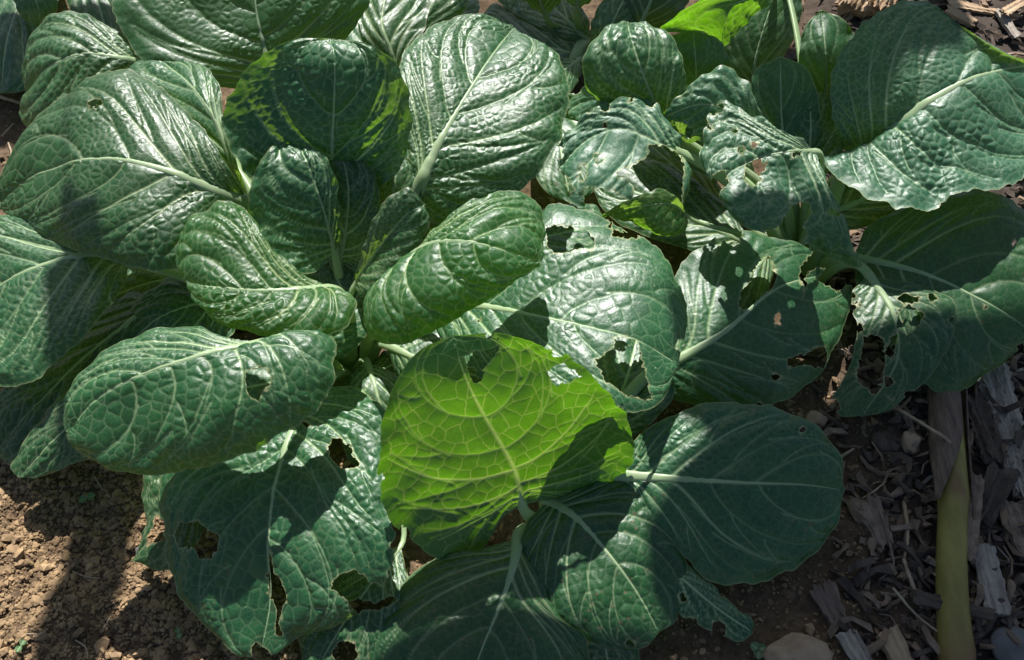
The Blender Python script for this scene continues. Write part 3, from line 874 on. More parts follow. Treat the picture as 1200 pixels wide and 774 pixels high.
# ---- the plant on the right
p3, b3 = plant('leafy green plant on the right with insect-eaten greyish leaves and shaded heart', 935, 330)
make_leaf(p3, b3, [(998, 190, 10.5), (1025, 170, 13.5), (1060, 144, 17), (1100, 113, 19.8), (1150, 88, 21), (1210, 76, 19.5), (1262, 92, 16)],
          [(978, 150, 15.5), (974, 92, 19.5), (998, 42, 22.3), (1038, 12, 23.6), (1085, 4, 23.8), (1132, 36, 23), (1182, 66, 21.7), (1232, 72, 19.5)],
          [(958, 188, 14.5), (998, 221, 14.8), (1045, 244, 14.8), (1092, 246, 15), (1122, 226, 16), (1166, 223, 15.8), (1218, 198, 15.8), (1258, 142, 15.8)],
          px=1.55, bulge=(0.02, -0.05), pucker=1.1, mat=M_LEAF_PALE, bites=2, stalk=1.9, nsec=7, label='large leaf with thick pale midrib pointing right')
make_leaf(p3, b3, [(957, 178, 18.5), (925, 177, 20), (890, 184, 19.5), (858, 200, 19), (838, 222, 17.8)],
          [(930, 160, 20.5), (890, 140, 20.8), (862, 124, 20.8), (842, 122, 20.3), (826, 158, 19.3), (826, 196, 18.3)],
          [(968, 232, 17), (1007, 310, 12.5), (970, 300, 13.5), (935, 288, 15.8), (900, 274, 17.2), (868, 262, 17.5), (848, 241, 17.5)],
          bulge=(0.05, 0.12), pucker=1.25, mat=M_LEAF_PALE, cell=0.0105, ruffle=0.005, crumple=1.4,
          holes=[[(871, 206), (875, 192), (890, 186), (898, 196), (888, 203), (893, 210), (881, 219), (872, 214)], (868, 178, 4), (884, 172, 4),
                 [(898, 275), (912, 262), (930, 240), (946, 240), (949, 250), (941, 262), (944, 276), (936, 282), (938, 300), (900, 300)],
                 [(836, 206), (852, 203), (855, 215), (846, 226), (838, 232), (830, 220)], (930, 182, 4)],
          stalk=0.6, lift=0.25, bites=6, pins=1, label='draped greyish leaf riddled with holes')
make_leaf(p3, b3, [(803, 182, 15.5), (765, 165, 17.5), (728, 150, 18), (690, 162, 17), (655, 198, 15)],
          [(788, 150, 17.5), (752, 117, 19), (716, 121, 19.2), (685, 134, 18.2), (662, 158, 17), (651, 180, 16)],
          [(808, 228, 14), (775, 250, 13.5), (730, 250, 14), (690, 246, 14.2), (668, 232, 14.5)],
          bulge=(0.05, 0.09), pucker=1.0, mat=M_LEAF_PALE, ruffle=0.006, crumple=1.4,
          holes=[[(760, 172), (778, 172), (792, 179), (799, 190), (800, 225), (792, 260), (735, 260), (742, 225), (735, 210), (722, 206), (726, 199), (742, 196), (757, 186)],
                 [(680, 222), (690, 217), (726, 230), (740, 236), (735, 262), (690, 262), (686, 240)],
                 [(679, 196), (686, 192), (689, 205), (683, 212), (678, 208)], [(697, 181), (709, 180), (710, 190), (704, 195), (699, 190)]],
          bites=9, pins=2, label='torn leaf with a large missing middle')
make_leaf(p3, b3, [(800, 162, 15), (765, 140, 17), (725, 122, 17.8), (690, 118, 17), (658, 138, 15)],
          [(780, 135, 17), (745, 112, 18.2), (712, 99, 18.6), (684, 103, 17.8), (664, 116, 16)],
          [(770, 165, 15.5), (730, 150, 16), (690, 145, 15.5)], bulge=0.06, mat=M_LEAF_PALE, bites=5, crumple=1.3, ruffle=0.005)
make_leaf(p3, b3, [(806, 254, 11), (790, 240, 13), (760, 240, 13.8), (730, 246, 13), (706, 252, 12)],
          [(798, 236, 13.5), (778, 222, 14.5), (745, 231, 14.5), (722, 242, 13.3)],
          [(802, 272, 10.5), (776, 277, 10.5), (750, 264, 11.5), (725, 256, 11.8)], bulge=0.12, cell=0.01, stalk=0.6, mat=M_LEAF_THIN)
make_leaf(p3, b3, [(802, 168, 12), (772, 126, 17), (752, 82, 21.5), (740, 46, 23.5), (735, 27, 23)],
          [(748, 142, 15), (702, 116, 17.5), (684, 92, 20), (689, 58, 22.3), (708, 34, 23.3)],
          [(806, 122, 18), (803, 92, 20.5), (788, 50, 22.8), (765, 31, 23.5)], bulge=0.10, pucker=1.3)
make_leaf(p3, b3, [(818, 155, 9), (816, 112, 14), (815, 72, 18.5), (812, 36, 20)],
          [(786, 112, 14), (778, 72, 17.5), (785, 44, 19.3)], [(848, 112, 14), (854, 76, 17), (842, 48, 19)], bulge=0.05, pucker=0.6)
make_leaf(p3, b3, [(912, -28, 19), (884, -4, 22), (862, 8, 22.3), (850, 34, 20), (845, 62, 16.5)],
          [(872, -16, 24.3), (830, -2, 24.8), (794, 18, 23), (774, 35, 20.5), (800, 38, 19.5), (826, 39, 19)],
          [(908, -2, 20), (886, 16, 19), (866, 38, 17.8)], bulge=(0.10, 0.05), pucker=0.7, mat=M_LEAF_THIN, under=True, stalk=0.7,
          label='small leaf with its bright green underside lit')
make_leaf(p3, b3, [(880, 115, 9), (885, 75, 13), (895, 35, 16), (910, -10, 18)],
          [(850, 85, 12), (848, 45, 15), (870, 5, 17.5)], [(915, 75, 12), (935, 30, 15), (938, -5, 17)], bulge=0.05, pucker=0.6)
make_leaf(p3, b3, [(892, 165, 15.5), (858, 134, 19), (822, 122, 19.8), (778, 137, 17.5)],
          [(888, 122, 19.5), (867, 89, 21.3), (845, 79, 22), (817, 96, 21), (790, 120, 19)],
          [(865, 170, 16.5), (825, 171, 15.5), (800, 163, 15.5), (784, 150, 16.2)], bulge=0.09, pucker=1.2, mat=M_LEAF_PALE, bites=4, crumple=1.3, ruffle=0.004,
          holes=[[(789, 144), (800, 143), (812, 151), (813, 164), (800, 158)]])
make_leaf(p3, b3, [(925, 215, 9), (918, 165, 14), (915, 110, 18), (915, 66, 20)],
          [(885, 165, 13.5), (876, 125, 17), (884, 84, 19.5)], [(955, 165, 13.5), (960, 120, 17), (945, 80, 19.5)], bulge=-0.08, pucker=0.8)
make_leaf(p3, b3, [(945, 225, 9), (948, 185, 12.5), (950, 145, 15.5), (948, 106, 17)],
          [(915, 190, 12), (908, 150, 15), (920, 116, 16.8)], [(985, 185, 12), (990, 145, 15), (975, 114, 16.8)], bulge=-0.10, pucker=1.3, cell=0.0085)
make_leaf(p3, b3, [(965, 160, 9), (968, 110, 14.5), (967, 60, 19), (962, 12, 21)],
          [(938, 110, 14), (936, 62, 18), (944, 30, 20)], [(1000, 105, 14), (1008, 62, 18), (990, 24, 20.5)], bulge=-0.06, pucker=0.8)
make_leaf(p3, b3, [(1000, 302, 6), (1050, 312, 7.5), (1100, 327, 8), (1160, 356, 7.5), (1222, 398, 5.5)],
          [(1018, 265, 8.5), (1070, 236, 10.5), (1130, 222, 11.5), (1188, 236, 11), (1230, 290, 9.5), (1242, 350, 7.5)],
          [(1008, 350, 5.5), (1040, 402, 4.5), (1075, 443, 3.6), (1106, 462, 3.2), (1150, 442, 3.2), (1192, 412, 4.2)],
          bulge=0.05, pucker=0.6, bites=3, pins=2, label='dark shaded leaf lowest on the right')
make_leaf(p3, b3, [(1018, 322, 7.5), (1044, 362, 7.3), (1052, 420, 5.8), (1010, 489, 2.6)],
          [(998, 345, 7), (1004, 390, 6.3), (992, 438, 4.5), (974, 470, 3), (985, 487, 2.5)],
          [(1070, 333, 8), (1116, 350, 7.6), (1120, 385, 7), (1096, 434, 5.5), (1062, 467, 4), (1035, 484, 3)],
          bulge=0.04, pucker=0.6,
          holes=[[(1009, 418), (1013, 395), (1030, 392), (1036, 402), (1036, 425), (1034, 448), (1014, 454), (1003, 446)],
                 [(1037, 415), (1044, 396), (1051, 389), (1049, 415), (1043, 419)],
                 [(1052, 366), (1065, 358), (1080, 369), (1076, 385), (1060, 393), (1050, 381)],
                 (1024, 456, 7), (1042, 448, 6), (1093, 349, 4.5), [(1050, 350), (1060, 345), (1078, 350), (1070, 357), (1056, 356)]],
          bites=8, pins=1, label='thin shaded leaf eaten to a lattice')

make_leaf(p3, b3, [(880, 285, 4.5), (830, 265, 5), (770, 235, 5), (690, 205, 4)], [(850, 240, 5), (780, 195, 5.3), (710, 175, 4.5)], [(850, 300, 4), (780, 285, 4.2), (710, 250, 3.8)], px=2.8)
make_leaf(p3, b3, [(890, 215, 7), (850, 180, 10), (800, 130, 12), (750, 80, 11)], [(870, 170, 10), (835, 110, 12), (785, 70, 12)], [(850, 215, 8), (790, 185, 10), (740, 130, 10.5)], px=2.8)
make_leaf(p3, b3, [(960, 255, 6), (1010, 235, 8), (1060, 200, 9), (1110, 160, 8)], [(970, 220, 8), (1020, 175, 9), (1080, 140, 9)], [(985, 270, 6), (1050, 255, 7.5), (1110, 205, 8)], px=2.8)
make_leaf(p3, b3, [(905, 290, 5), (890, 310, 6), (860, 340, 5.5), (820, 360, 4.5)], [(880, 285, 6), (840, 300, 6), (810, 335, 5)], [(905, 325, 5), (885, 365, 5), (845, 385, 4.5)], px=2.8)

make_leaf(p3, b3, [(875, 262, 3), (830, 225, 4), (790, 195, 4), (740, 150, 3.5)], [(850, 225, 4), (805, 175, 4), (765, 140, 4)], [(850, 262, 3), (795, 240, 3.2), (740, 190, 3)], px=2.4)

# ---- plants farther back, cut by the top of the frame
p4, b4 = plant('shaded leafy green plant behind the gap at top centre, only its stalks showing', 690, 60)
make_leaf(p4, b4, [(745, 40, 9), (755, 20, 12), (765, -5, 14), (775, -45, 14)], [(730, 10, 12), (728, -20, 13.5), (745, -45, 14)],
          [(790, 25, 11), (808, 0, 12.5), (805, -35, 13.5)], pucker=0.5)
make_leaf(p4, b4, [(640, 20, 8), (630, -5, 12), (618, -45, 15)], [(615, 0, 10), (595, -35, 13)], [(660, -5, 11), (655, -40, 14)], pucker=0.8, stalk=1.2)
make_leaf(p4, b4, [(676, 12, 9), (678, -12, 12), (682, -50, 15)], [(660, -5, 11), (655, -40, 14)], [(700, -5, 11), (708, -38, 14)], pucker=0.8, stalk=1.2)
make_leaf(p4, b4, [(705, 30, 7), (708, 14, 9), (716, 2, 10), (728, -6, 9)], [(700, 18, 8.5), (705, 4, 10)], [(716, 18, 8), (732, 8, 9)], pucker=0.6, stalk=0.8, mat=M_LEAF_THIN)
make_leaf(p4, b4, [(660, 110, 4), (655, 150, 5.5), (660, 195, 5), (670, 240, 3.5)], [(630, 130, 4.5), (620, 180, 4.5), (640, 225, 4)], [(690, 130, 4.5), (700, 180, 4.5), (695, 225, 4)], px=2.8)
make_leaf(p4, b4, [(680, 70, 5), (650, 90, 8), (622, 110, 8), (600, 130, 6)], [(650, 70, 8), (615, 85, 8), (600, 105, 7)], [(675, 100, 6), (650, 125, 6.5), (620, 140, 6)], px=2.8)
make_leaf(p4, b4, [(700, 62, 6), (712, 40, 10), (722, 18, 12), (735, -10, 13)], [(692, 40, 9), (698, 15, 11), (715, -10, 13)], [(728, 50, 9), (745, 25, 11), (750, 0, 12.5)], px=2.8)
make_leaf(p4, b4, [(690, 70, 3), (655, 60, 4.5), (610, 50, 4.5), (560, 35, 3.5)], [(670, 95, 4), (610, 85, 4.2), (560, 65, 3.8)], [(670, 40, 4.5), (625, 20, 5), (575, 5, 4)], px=2.8)
make_leaf(p4, b4, [(690, 50, 4), (665, 25, 6), (640, 0, 6.5), (600, -30, 6)], [(660, 45, 5), (620, 25, 5.5), (580, -5, 5)], [(690, 25, 6), (670, -5, 7), (640, -35, 7)], px=2.8)
p5, b5 = plant('leafy green plant in the far top left corner with one dark leaf in frame', 40, -60)
make_leaf(p5, b5, [(30, -35, 9), (38, -10, 10), (45, 10, 9), (48, 36, 6)], [(15, -15, 9.5), (18, 8, 9), (32, 28, 7)], [(60, -20, 10), (68, 2, 9), (60, 25, 7)], pucker=0.5)
make_leaf(p5, b5, [(60, -70, 5), (30, -20, 7), (10, 40, 6), (0, 110, 3)], [(20, -50, 6), (-20, 10, 5), (-30, 80, 3)], [(75, -30, 6.5), (50, 50, 5), (30, 105, 3.5)], px=2.8)
make_leaf(p5, b5, [(70, -80, 6), (100, -30, 8), (120, 20, 7), (125, 70, 5)], [(75, -30, 7.5), (85, 25, 6.5), (100, 65, 5)], [(125, -50, 7.5), (150, 0, 7), (150, 50, 5.5)], px=2.8)

# ------------------------------------------------------------------ crumbs, mulch and litter
def ico():
    p = (1 + 5 ** 0.5) / 2
    v = np.array([(-1, p, 0), (1, p, 0), (-1, -p, 0), (1, -p, 0), (0, -1, p), (0, 1, p), (0, -1, -p), (0, 1, -p), (p, 0, -1), (p, 0, 1), (-p, 0, -1), (-p, 0, 1)], float)
    f = np.array([(0, 11, 5), (0, 5, 1), (0, 1, 7), (0, 7, 10), (0, 10, 11), (1, 5, 9), (5, 11, 4), (11, 10, 2), (10, 7, 6), (7, 1, 8),
                  (3, 9, 4), (3, 4, 2), (3, 2, 6), (3, 6, 8), (3, 8, 9), (4, 9, 5), (2, 4, 11), (6, 2, 10), (8, 6, 7), (9, 8, 1)])
    return unit(v), f


ICO_V, ICO_F = ico()


def rotations(n):
    q = unit(rng.normal(size=(n, 4)))
    w, x, y, z = q.T
    return np.stack([1 - 2 * (y * y + z * z), 2 * (x * y - z * w), 2 * (x * z + y * w), 2 * (x * y + z * w), 1 - 2 * (x * x + z * z), 2 * (y * z - x * w),
                     2 * (x * z - y * w), 2 * (y * z + x * w), 1 - 2 * (x * x + y * y)], -1).reshape(n, 3, 3)


def crumbs(name, xy, size, mat, label, flat=0.75):
    n = len(xy)
    V = ICO_V[None] * (1 + 0.28 * rng.normal(size=(n, 12, 1)).clip(-1.5, 1.5)) * size[:, None, None]
    V = V * rng.uniform(0.6, 1.25, (n, 1, 3))
    V = np.einsum('nij,nkj->nki', rotations(n), V)
    V[..., 2] *= flat
    V[..., 0] += xy[:, :1]; V[..., 1] += xy[:, 1:]
    V[..., 2] += (ground_height(xy[:, 0], xy[:, 1]) + size * 0.25)[:, None]
    F = (ICO_F[None] + 12 * np.arange(n)[:, None, None]).reshape(-1, 3)
    m = np.repeat(mulchiness(xy[:, 0], xy[:, 1]) * 0.8 + rng.random(n) * 0.2, 12)
    o = mesh_np(name, V.reshape(-1, 3), F, mat, None, np.stack([m] * 4, -1), smooth=False)
    return tag(o, label, 'soil', kind='stuff')


def scatter(n, x0, x1, y0, y1):
    return np.stack([rng.uniform(x0, x1, n), rng.uniform(y0, y1, n)], -1)


xy = np.vstack([scatter(23000, -0.57, -0.20, 0.20, 0.43), scatter(3500, 0.10, 0.42, 0.2, 0.55), scatter(2500, -0.16, 0.12, 0.2, 0.5), scatter(5000, -0.75, 0.75, 0.45, 1.4)])
xy += np.where(rng.random((len(xy), 1)) < 0.45, rng.normal(0, 0.05, xy.shape), 0)
sz = np.exp(rng.normal(math.log(0.00125), 0.55, len(xy))).clip(0.0006, 0.0065)
crumbs('soil_crumbs', xy, sz, M_CLOD, 'loose crumbs and small clods of brown soil')


def splinters(n, xy, lmin, lmax, wmin, wmax):
    """rough bent flakes of wood, 8 verts at 3 stations"""
    V, F = [], []
    st = np.array([-0.5, -0.15, 0.2, 0.5])
    for k in range(n):
        l, w = rng.uniform(lmin, lmax), rng.uniform(wmin, wmax)
        th = w * rng.uniform(0.25, 0.6)
        yaw, pit, rol = rng.uniform(0, 6.28), rng.normal(0, 0.22), rng.normal(0, 0.5)
        prof = rng.uniform(0.35, 1.0, 4)
        bend = rng.normal(0, 0.16) * l
        side = rng.normal(0, 0.26) * l
        c = np.stack([st * l, side * (st * 2) ** 2, bend * (1 - (st * 2) ** 2)], -1)
        q = []
        for i in range(4):
            for a, b in ((-1, -1), (1, -1), (1, 1), (-1, 1)):
                q.append(c[i] + np.array([rng.normal(0, 0.05) * l * 0.3, a * w / 2 * prof[i] * rng.uniform(.8, 1.2), b * th / 2 * rng.uniform(.6, 1.1)]))
        q = np.array(q)
        cr, sr = math.cos(rol), math.sin(rol)
        q = q @ np.array([[1, 0, 0], [0, cr, sr], [0, -sr, cr]])
        cp, sp = math.cos(pit), math.sin(pit)
        q = q @ np.array([[cp, 0, sp], [0, 1, 0], [-sp, 0, cp]])
        cy, sy = math.cos(yaw), math.sin(yaw)
        q = q @ np.array([[cy, sy, 0], [-sy, cy, 0], [0, 0, 1]])
        x, y = xy[k]
        q += np.array([x, y, gz(x, y) + th * 0.5 + rng.uniform(0, 0.004)])
        o = len(V) * 16
        f = [(0, 3, 2, 1), (12, 13, 14, 15)]
        for i in range(3):
            for j in range(4):
                a, b = i * 4 + j, i * 4 + (j + 1) % 4
                f.append((a, b, b + 4, a + 4))
        V.append(q); F.append(np.array(f) + o)
    return np.vstack(V), np.vstack(F)


def mulch_spots(n, x0, x1, y0, y1):
    p = scatter(n * 6, x0, x1, y0, y1)
    p = p[rng.random(len(p)) < mulchiness(p[:, 0], p[:, 1]) ** 0.8]
    return p[:n]


for nm, mt, cnt, lo, hi, wl, wh, lab in (
        ('bark_mulch', M_BARK, 1500, 0.008, 0.042, 0.002, 0.011, 'dark brown bark mulch covering the bed on the right'),
        ('wood_shreds', M_GREYWOOD, 70, 0.010, 0.045, 0.002, 0.007, 'thin pale wood shreds scattered through the mulch'),
        ('rotten_mulch', M_DARKWOOD, 1200, 0.008, 0.04, 0.003, 0.013, 'nearly black rotten mulch pieces among the bark')):
    sp = np.vstack([mulch_spots(cnt // 2, 0.18, 0.62, 0.2, 0.75), mulch_spots(cnt // 2, 0.2, 1.1, 0.7, 1.7)])
    V, F = splinters(len(sp), sp, lo, hi, wl, wh)
    tone = np.repeat(rng.random(len(sp)) ** 2, 16)
    o = mesh_np(nm, V, F, mt, None, np.stack([tone] * 4, -1), smooth=False)
    tag(o, lab, 'mulch', kind='stuff')


def tube(pts, radii, n=8, jitter=0.0, flat=1.0):
    c = curve(pts, 24)
    r = np.interp(np.linspace(0, 1, 24), np.linspace(0, 1, len(radii)), radii)
    t = unit(np.gradient(c, axis=0))
    up = np.array([0, 0, 1.0])
    b = unit(np.cross(t, up)); u = np.cross(b, t)
    a = np.linspace(0, 2 * math.pi, n, endpoint=False)
    V = c[:, None] + (np.cos(a)[None, :, None] * b[:, None] + flat * np.sin(a)[None, :, None] * u[:, None]) * (r[:, None] * (1 + jitter * rng.normal(size=(24, n))))[:, :, None]
    ii = np.arange(24 * n).reshape(24, n); j = np.roll(ii, -1, 1)
    Q = np.stack([ii[:-1], j[:-1], j[1:], ii[1:]], -1).reshape(-1, 4)
    V = np.vstack([V.reshape(-1, 3), c[:1], c[-1:]])
    m = len(V)
    caps = [(ii[0, k], m - 2, m - 2, j[0, k]) for k in range(n)] + [(ii[-1, k], j[-1, k], m - 1, m - 1) for k in range(n)]
    T = np.vstack([Q[:, [0, 1, 2]], Q[:, [0, 2, 3]], [(a, b, d) for a, b, c_, d in caps[:n]], [(a, b, c_) for a, b, c_, d in caps[n:]]])
    return V, T


def twig(name, pts, r, mat, label, cat='twig', group=None, jitter=0.12, n=7, flat=1.0, smooth=True):
    P = []
    for (x, y, h) in pts:
        q = at(x, y, h)
        q[2] += gz(q[0], q[1])
        P.append(q)
    V, T = tube(P, r if isinstance(r, (list, tuple)) else [r, r * 0.9, r * 0.6], n, jitter, flat)
    D = np.zeros((len(V), 4))
    return tag(mesh_np(name, V, T, mat, None, D, smooth=smooth), label, cat, group)


def block(name, p0, p1, w, th, mat, label, cat, lift=0.0, taper=0.8, group=None, seed=0, rag=0.35):
    """a split piece of wood from photo point p0 to p1: grained faces, ragged ends, uneven edges"""
    r = np.random.default_rng(seed + 50)
    a, b = at(*p0), at(*p1)
    a[2] += gz(a[0], a[1]) + th / 2; b[2] += gz(b[0], b[1]) + th / 2
    d = b - a
    l = np.linalg.norm(d)
    nl, nw = max(8, int(l / 0.004)), max(5, int(w / 0.0025))
    u = unit(d); s = unit(np.cross(u, np.array([0, 0, 1.0]))); n = np.cross(s, u)
    ring = []
    for k in range(nw): ring.append((-1 + 2 * k / (nw - 1), 1))
    for k in range(nw): ring.append((1 - 2 * k / (nw - 1), -1))
    ring = np.array(ring)
    V = []
    ridge = r.normal(0, 0.10, len(ring))
    off0, off1 = r.normal(0, rag, len(ring)) * w * 0.4, r.normal(0, rag, len(ring)) * w * 0.4
    for i in range(nl):
        f = i / (nl - 1)
        ww = w / 2 * (1 + (taper - 1) * f) * (1 + 0.05 * r.normal())
        x = f * l + off0 * (1 - f) ** 4 + off1 * f ** 4
        yy = ring[:, 0] * ww + r.normal(0, 0.02, len(ring)) * w
        zz = ring[:, 1] * th / 2 * (1 - 0.35 * ring[:, 0] ** 4) + (ridge + r.normal(0, 0.04, len(ring))) * th
        V.append(a + u * x[:, None] + s * yy[:, None] + n * (zz + 0.15 * th * math.sin(3 * f + seed))[:, None])
    m = len(ring)
    V = np.vstack(V)
    ii = np.arange(nl * m).reshape(nl, m); j = np.roll(ii, -1, 1)
    Q = np.stack([ii[:-1], ii[1:], j[1:], j[:-1]], -1).reshape(-1, 4)
    T = np.vstack([Q[:, [0, 1, 2]], Q[:, [0, 2, 3]]])
    c0, c1 = len(V), len(V) + 1
    V = np.vstack([V, V[:m].mean(0), V[-m:].mean(0)])
    T = np.vstack([T, [(ii[0, k], j[0, k], c0) for k in range(m)], [(j[-1, k], ii[-1, k], c1) for k in range(m)]])
    # local axes: y along the grain, so the wood texture follows the piece
    R = np.stack([s, u, n], 0)
    cen = (a + b) / 2
    o = mesh_np(name, (V - cen) @ R.T, T, mat, None, np.zeros((len(V), 4)), smooth=False)
    from mathutils import Matrix
    o.matrix_world = Matrix([[s[0], u[0], n[0], cen[0]], [s[1], u[1], n[1], cen[1]], [s[2], u[2], n[2], cen[2]], [0, 0, 0, 1]])
    return tag(o, label, cat, group)


def lump(name, px, py, rad, mat, label, cat, seed=0, rough=0.25):
    r = np.random.default_rng(seed + 90)
    n1, n2 = 26, 18
    th = np.linspace(0, 2 * math.pi, n1, endpoint=False)
    ph = np.linspace(0.02, math.pi - 0.02, n2)
    d = np.stack([np.outer(np.sin(ph), np.cos(th)), np.outer(np.sin(ph), np.sin(th)), np.outer(np.cos(ph), np.ones(n1))], -1).reshape(-1, 3)
    k = 1 + rough * 2 * fbm(d + seed * 3.1, 1.6, 4)
    facets = unit(r.normal(size=(9, 3)))
    k = np.minimum(k, (0.86 / np.maximum(0.05, (d @ facets.T).max(1))) * 1.0)
    V = d * k[:, None] * np.array(rad)
    c = at(px, py, rad[2] * 60)
    z = gz(c[0], c[1]) + rad[2] * 0.45
    V = V + np.array([c[0], c[1], z])
    ii = np.arange(n1 * n2).reshape(n2, n1); j = np.roll(ii, -1, 1)
    Q = np.stack([ii[:-1], ii[1:], j[1:], j[:-1]], -1).reshape(-1, 4)
    return tag(mesh_np(name, V, Q, mat, None, np.zeros((len(V), 4))), label, cat)


# ---- unseen tall plant added behind the bed, blades aimed to shade its right side
tall = empty('added_shade_plant', (0.62, 2.0, 0.0))
tag(tall, 'unseen tall plant added behind the bed to shade its right side', 'plant')
TB = np.array([0.62, 2.0, 0.0])
V, T = tube([TB + (0, 0, -0.05), TB + (0.0, -0.02, 0.5), TB + (-0.01, -0.05, 1.0), TB + (-0.02, -0.1, 1.35)], [0.035, 0.03, 0.022, 0.012], 14, 0.01)
mesh_np('stem', V, T, M_CANE, tall, np.zeros((len(V), 4)))
SD = np.array(sun_dir)


def blade(root_h, shade, width, dist, TB=TB, tall=tall):
    """a long arching blade; its shadow falls on the two ground-level points in `shade`"""
    pa, pb = (np.array(q, float) + SD * d for q, d in zip(shade, dist))
    start = TB + np.array([-0.01, -0.05, root_h])
    mid_ = curve([start, start * 0.5 + pa * 0.5 + np.array([0, 0, 0.10]), pa, pa * 0.5 + pb * 0.5 + np.array([0, 0, 0.015]), pb], 60)
    t_ = unit(np.gradient(mid_, axis=0))
    s_ = unit(np.cross(t_, SD)); n_ = np.cross(s_, t_)
    f = np.linspace(0, 1, 60)
    k0 = int(np.argmin(((mid_ - pa) ** 2).sum(1)))
    f0 = k0 / 59 * 0.8
    w = width * np.clip((f - f0 * 0.75) / (0.12), 0.06, 1) * np.clip((1.01 - f) / 0.09, 0.02, 1) ** 0.6
    q = np.linspace(-1, 1, 15)
    Vb = mid_[:, None] + s_[:, None] * (q[None, :, None] * w[:, None, None] / 2) + n_[:, None] * (np.abs(q)[None, :, None] * w[:, None, None] * -0.08 + 0.004 * np.sin(f * 60)[:, None, None] * (q ** 2)[None, :, None])
    ii = np.arange(60 * 15).reshape(60, 15)
    Qb = np.stack([ii[:-1, :-1], ii[:-1, 1:], ii[1:, 1:], ii[1:, :-1]], -1).reshape(-1, 4)
    D = np.zeros((900, 4)); D[:, 0] = np.tile((np.abs(q) < 0.05) * 0.8, 60)
    mesh_np('shade_blade', Vb.reshape(-1, 3), Qb, M_LEAF, tall, D)


blade(1.10, ((0.68, 0.455, 0), (0.165, 0.385, 0)), 0.15, (1.45, 1.5))
blade(0.95, ((0.68, 0.275, 0), (0.13, 0.26, 0)), 0.15, (1.5, 1.55))
blade(0.80, ((0.68, 0.165, 0), (-0.14, 0.172, 0)), 0.088, (1.5, 1.6))
blade(1.25, ((0.44, 0.672, 0), (0.29, 0.655, 0)), 0.07, (1.45, 1.45))
blade(1.30, ((0.36, 1.03, 0), (-0.10, 1.07, 0)), 0.20, (1.3, 1.25))
tall2 = empty('added_shade_plant', (-0.62, 2.1, 0.0))  # another unseen plant, added so its blades shade the left soil
tag(tall2, 'second unseen tall plant, added beyond the upper left to shade the soil', 'plant')
TB2 = np.array([-0.62, 2.1, 0.0])
V, T = tube([TB2 + (0, 0, -0.05), TB2 + (0.0, -0.02, 0.5), TB2 + (0.02, -0.05, 1.0), TB2 + (0.05, -0.1, 1.4)], [0.03, 0.027, 0.02, 0.012], 14, 0.01)
mesh_np('stem', V, T, M_CANE, tall2, np.zeros((len(V), 4)))
blade(1.35, ((-0.418, 0.36, 0), (-0.418, 0.15, 0)), 0.066, (1.5, 1.55), TB2, tall2)
blade(1.0, ((-0.55, 0.98, 0), (-0.80, 1.0, 0)), 0.12, (1.2, 1.2), TB2, tall2)

# cane with its husk
ca = empty('fallen_cane', tuple(at(1115, 640, 0)))
tag(ca, 'thick yellow-green cane lying in the mulch, its upper end in brown husk', 'cane')
P = [at(1110, 455, 1.6), at(1117, 560, 1.6), at(1115, 680, 1.4), at(1125, 820, 1.3)]
V, T = tube(P, [0.0125, 0.0128, 0.013, 0.0132, 0.0134, 0.0135, 0.0152, 0.0138, 0.0138, 0.014, 0.0142, 0.0145, 0.0147, 0.0168, 0.015, 0.0152], 22, 0.012)
cb = np.clip(fbm(V * np.array([1, 0.35, 1]), 60, 3) * 3.6 - 0.05, 0, 0.9) + 0.7 * np.clip((0.26 - V[:, 1]) / 0.05, 0, 1)
mesh_np('stem', V, T, M_CANE, ca, np.stack([cb] * 4, -1).clip(0, 0.9))
for k, (a0, a1, pts, rr) in enumerate(((0.55, 3.5, [at(1104, 440, 1.7), at(1108, 500, 1.7), at(1108, 555, 1.8), at(1107, 592, 1.8)], [0.0165, 0.0172, 0.0165, 0.0155]),
                                       (-0.6, 0.55, [at(1112, 440, 1.8), at(1114, 500, 1.8), at(1119, 560, 1.8), at(1126, 632, 1.7)], [0.0172, 0.0170, 0.0158, 0.0150]))):
    c = curve(pts, 34)
    t_ = unit(np.gradient(c, axis=0)); b_ = unit(np.cross(t_, np.array([0, 0, 1.0]))); u_ = np.cross(b_, t_)
    r_ = np.interp(np.linspace(0, 1, 34), np.linspace(0, 1, 4), rr)
    rows = []
    for i in range(34):
        f = i / 33
        sp = (1 - max(0, f - 0.45) / 0.55 * 0.9)
        mid_ = (a0 + a1) / 2 + (0.5 if k == 0 else -0.1) * max(0, f - 0.4)
        an = mid_ + (np.linspace(-0.5, 0.5, 16)) * (a1 - a0) * sp
        rj = r_[i] * (1 + 0.035 * np.sin(np.arange(16) * 2.1 + k) + 0.015 * rng.normal(size=16))
        rows.append(c[i] + (np.cos(an)[:, None] * b_[i] * -1 + np.sin(an)[:, None] * u_[i]) * rj[:, None])
    Vh = np.vstack(rows)
    ii = np.arange(34 * 16).reshape(34, 16)
    Qh = np.stack([ii[:-1, :-1], ii[:-1, 1:], ii[1:, 1:], ii[1:, :-1]], -1).reshape(-1, 4)
    ho = mesh_np('husk', Vh, Qh, M_HUSK, ca, np.zeros((len(Vh), 4)))
    so = ho.modifiers.new('thickness', 'SOLIDIFY'); so.thickness = 0.0012

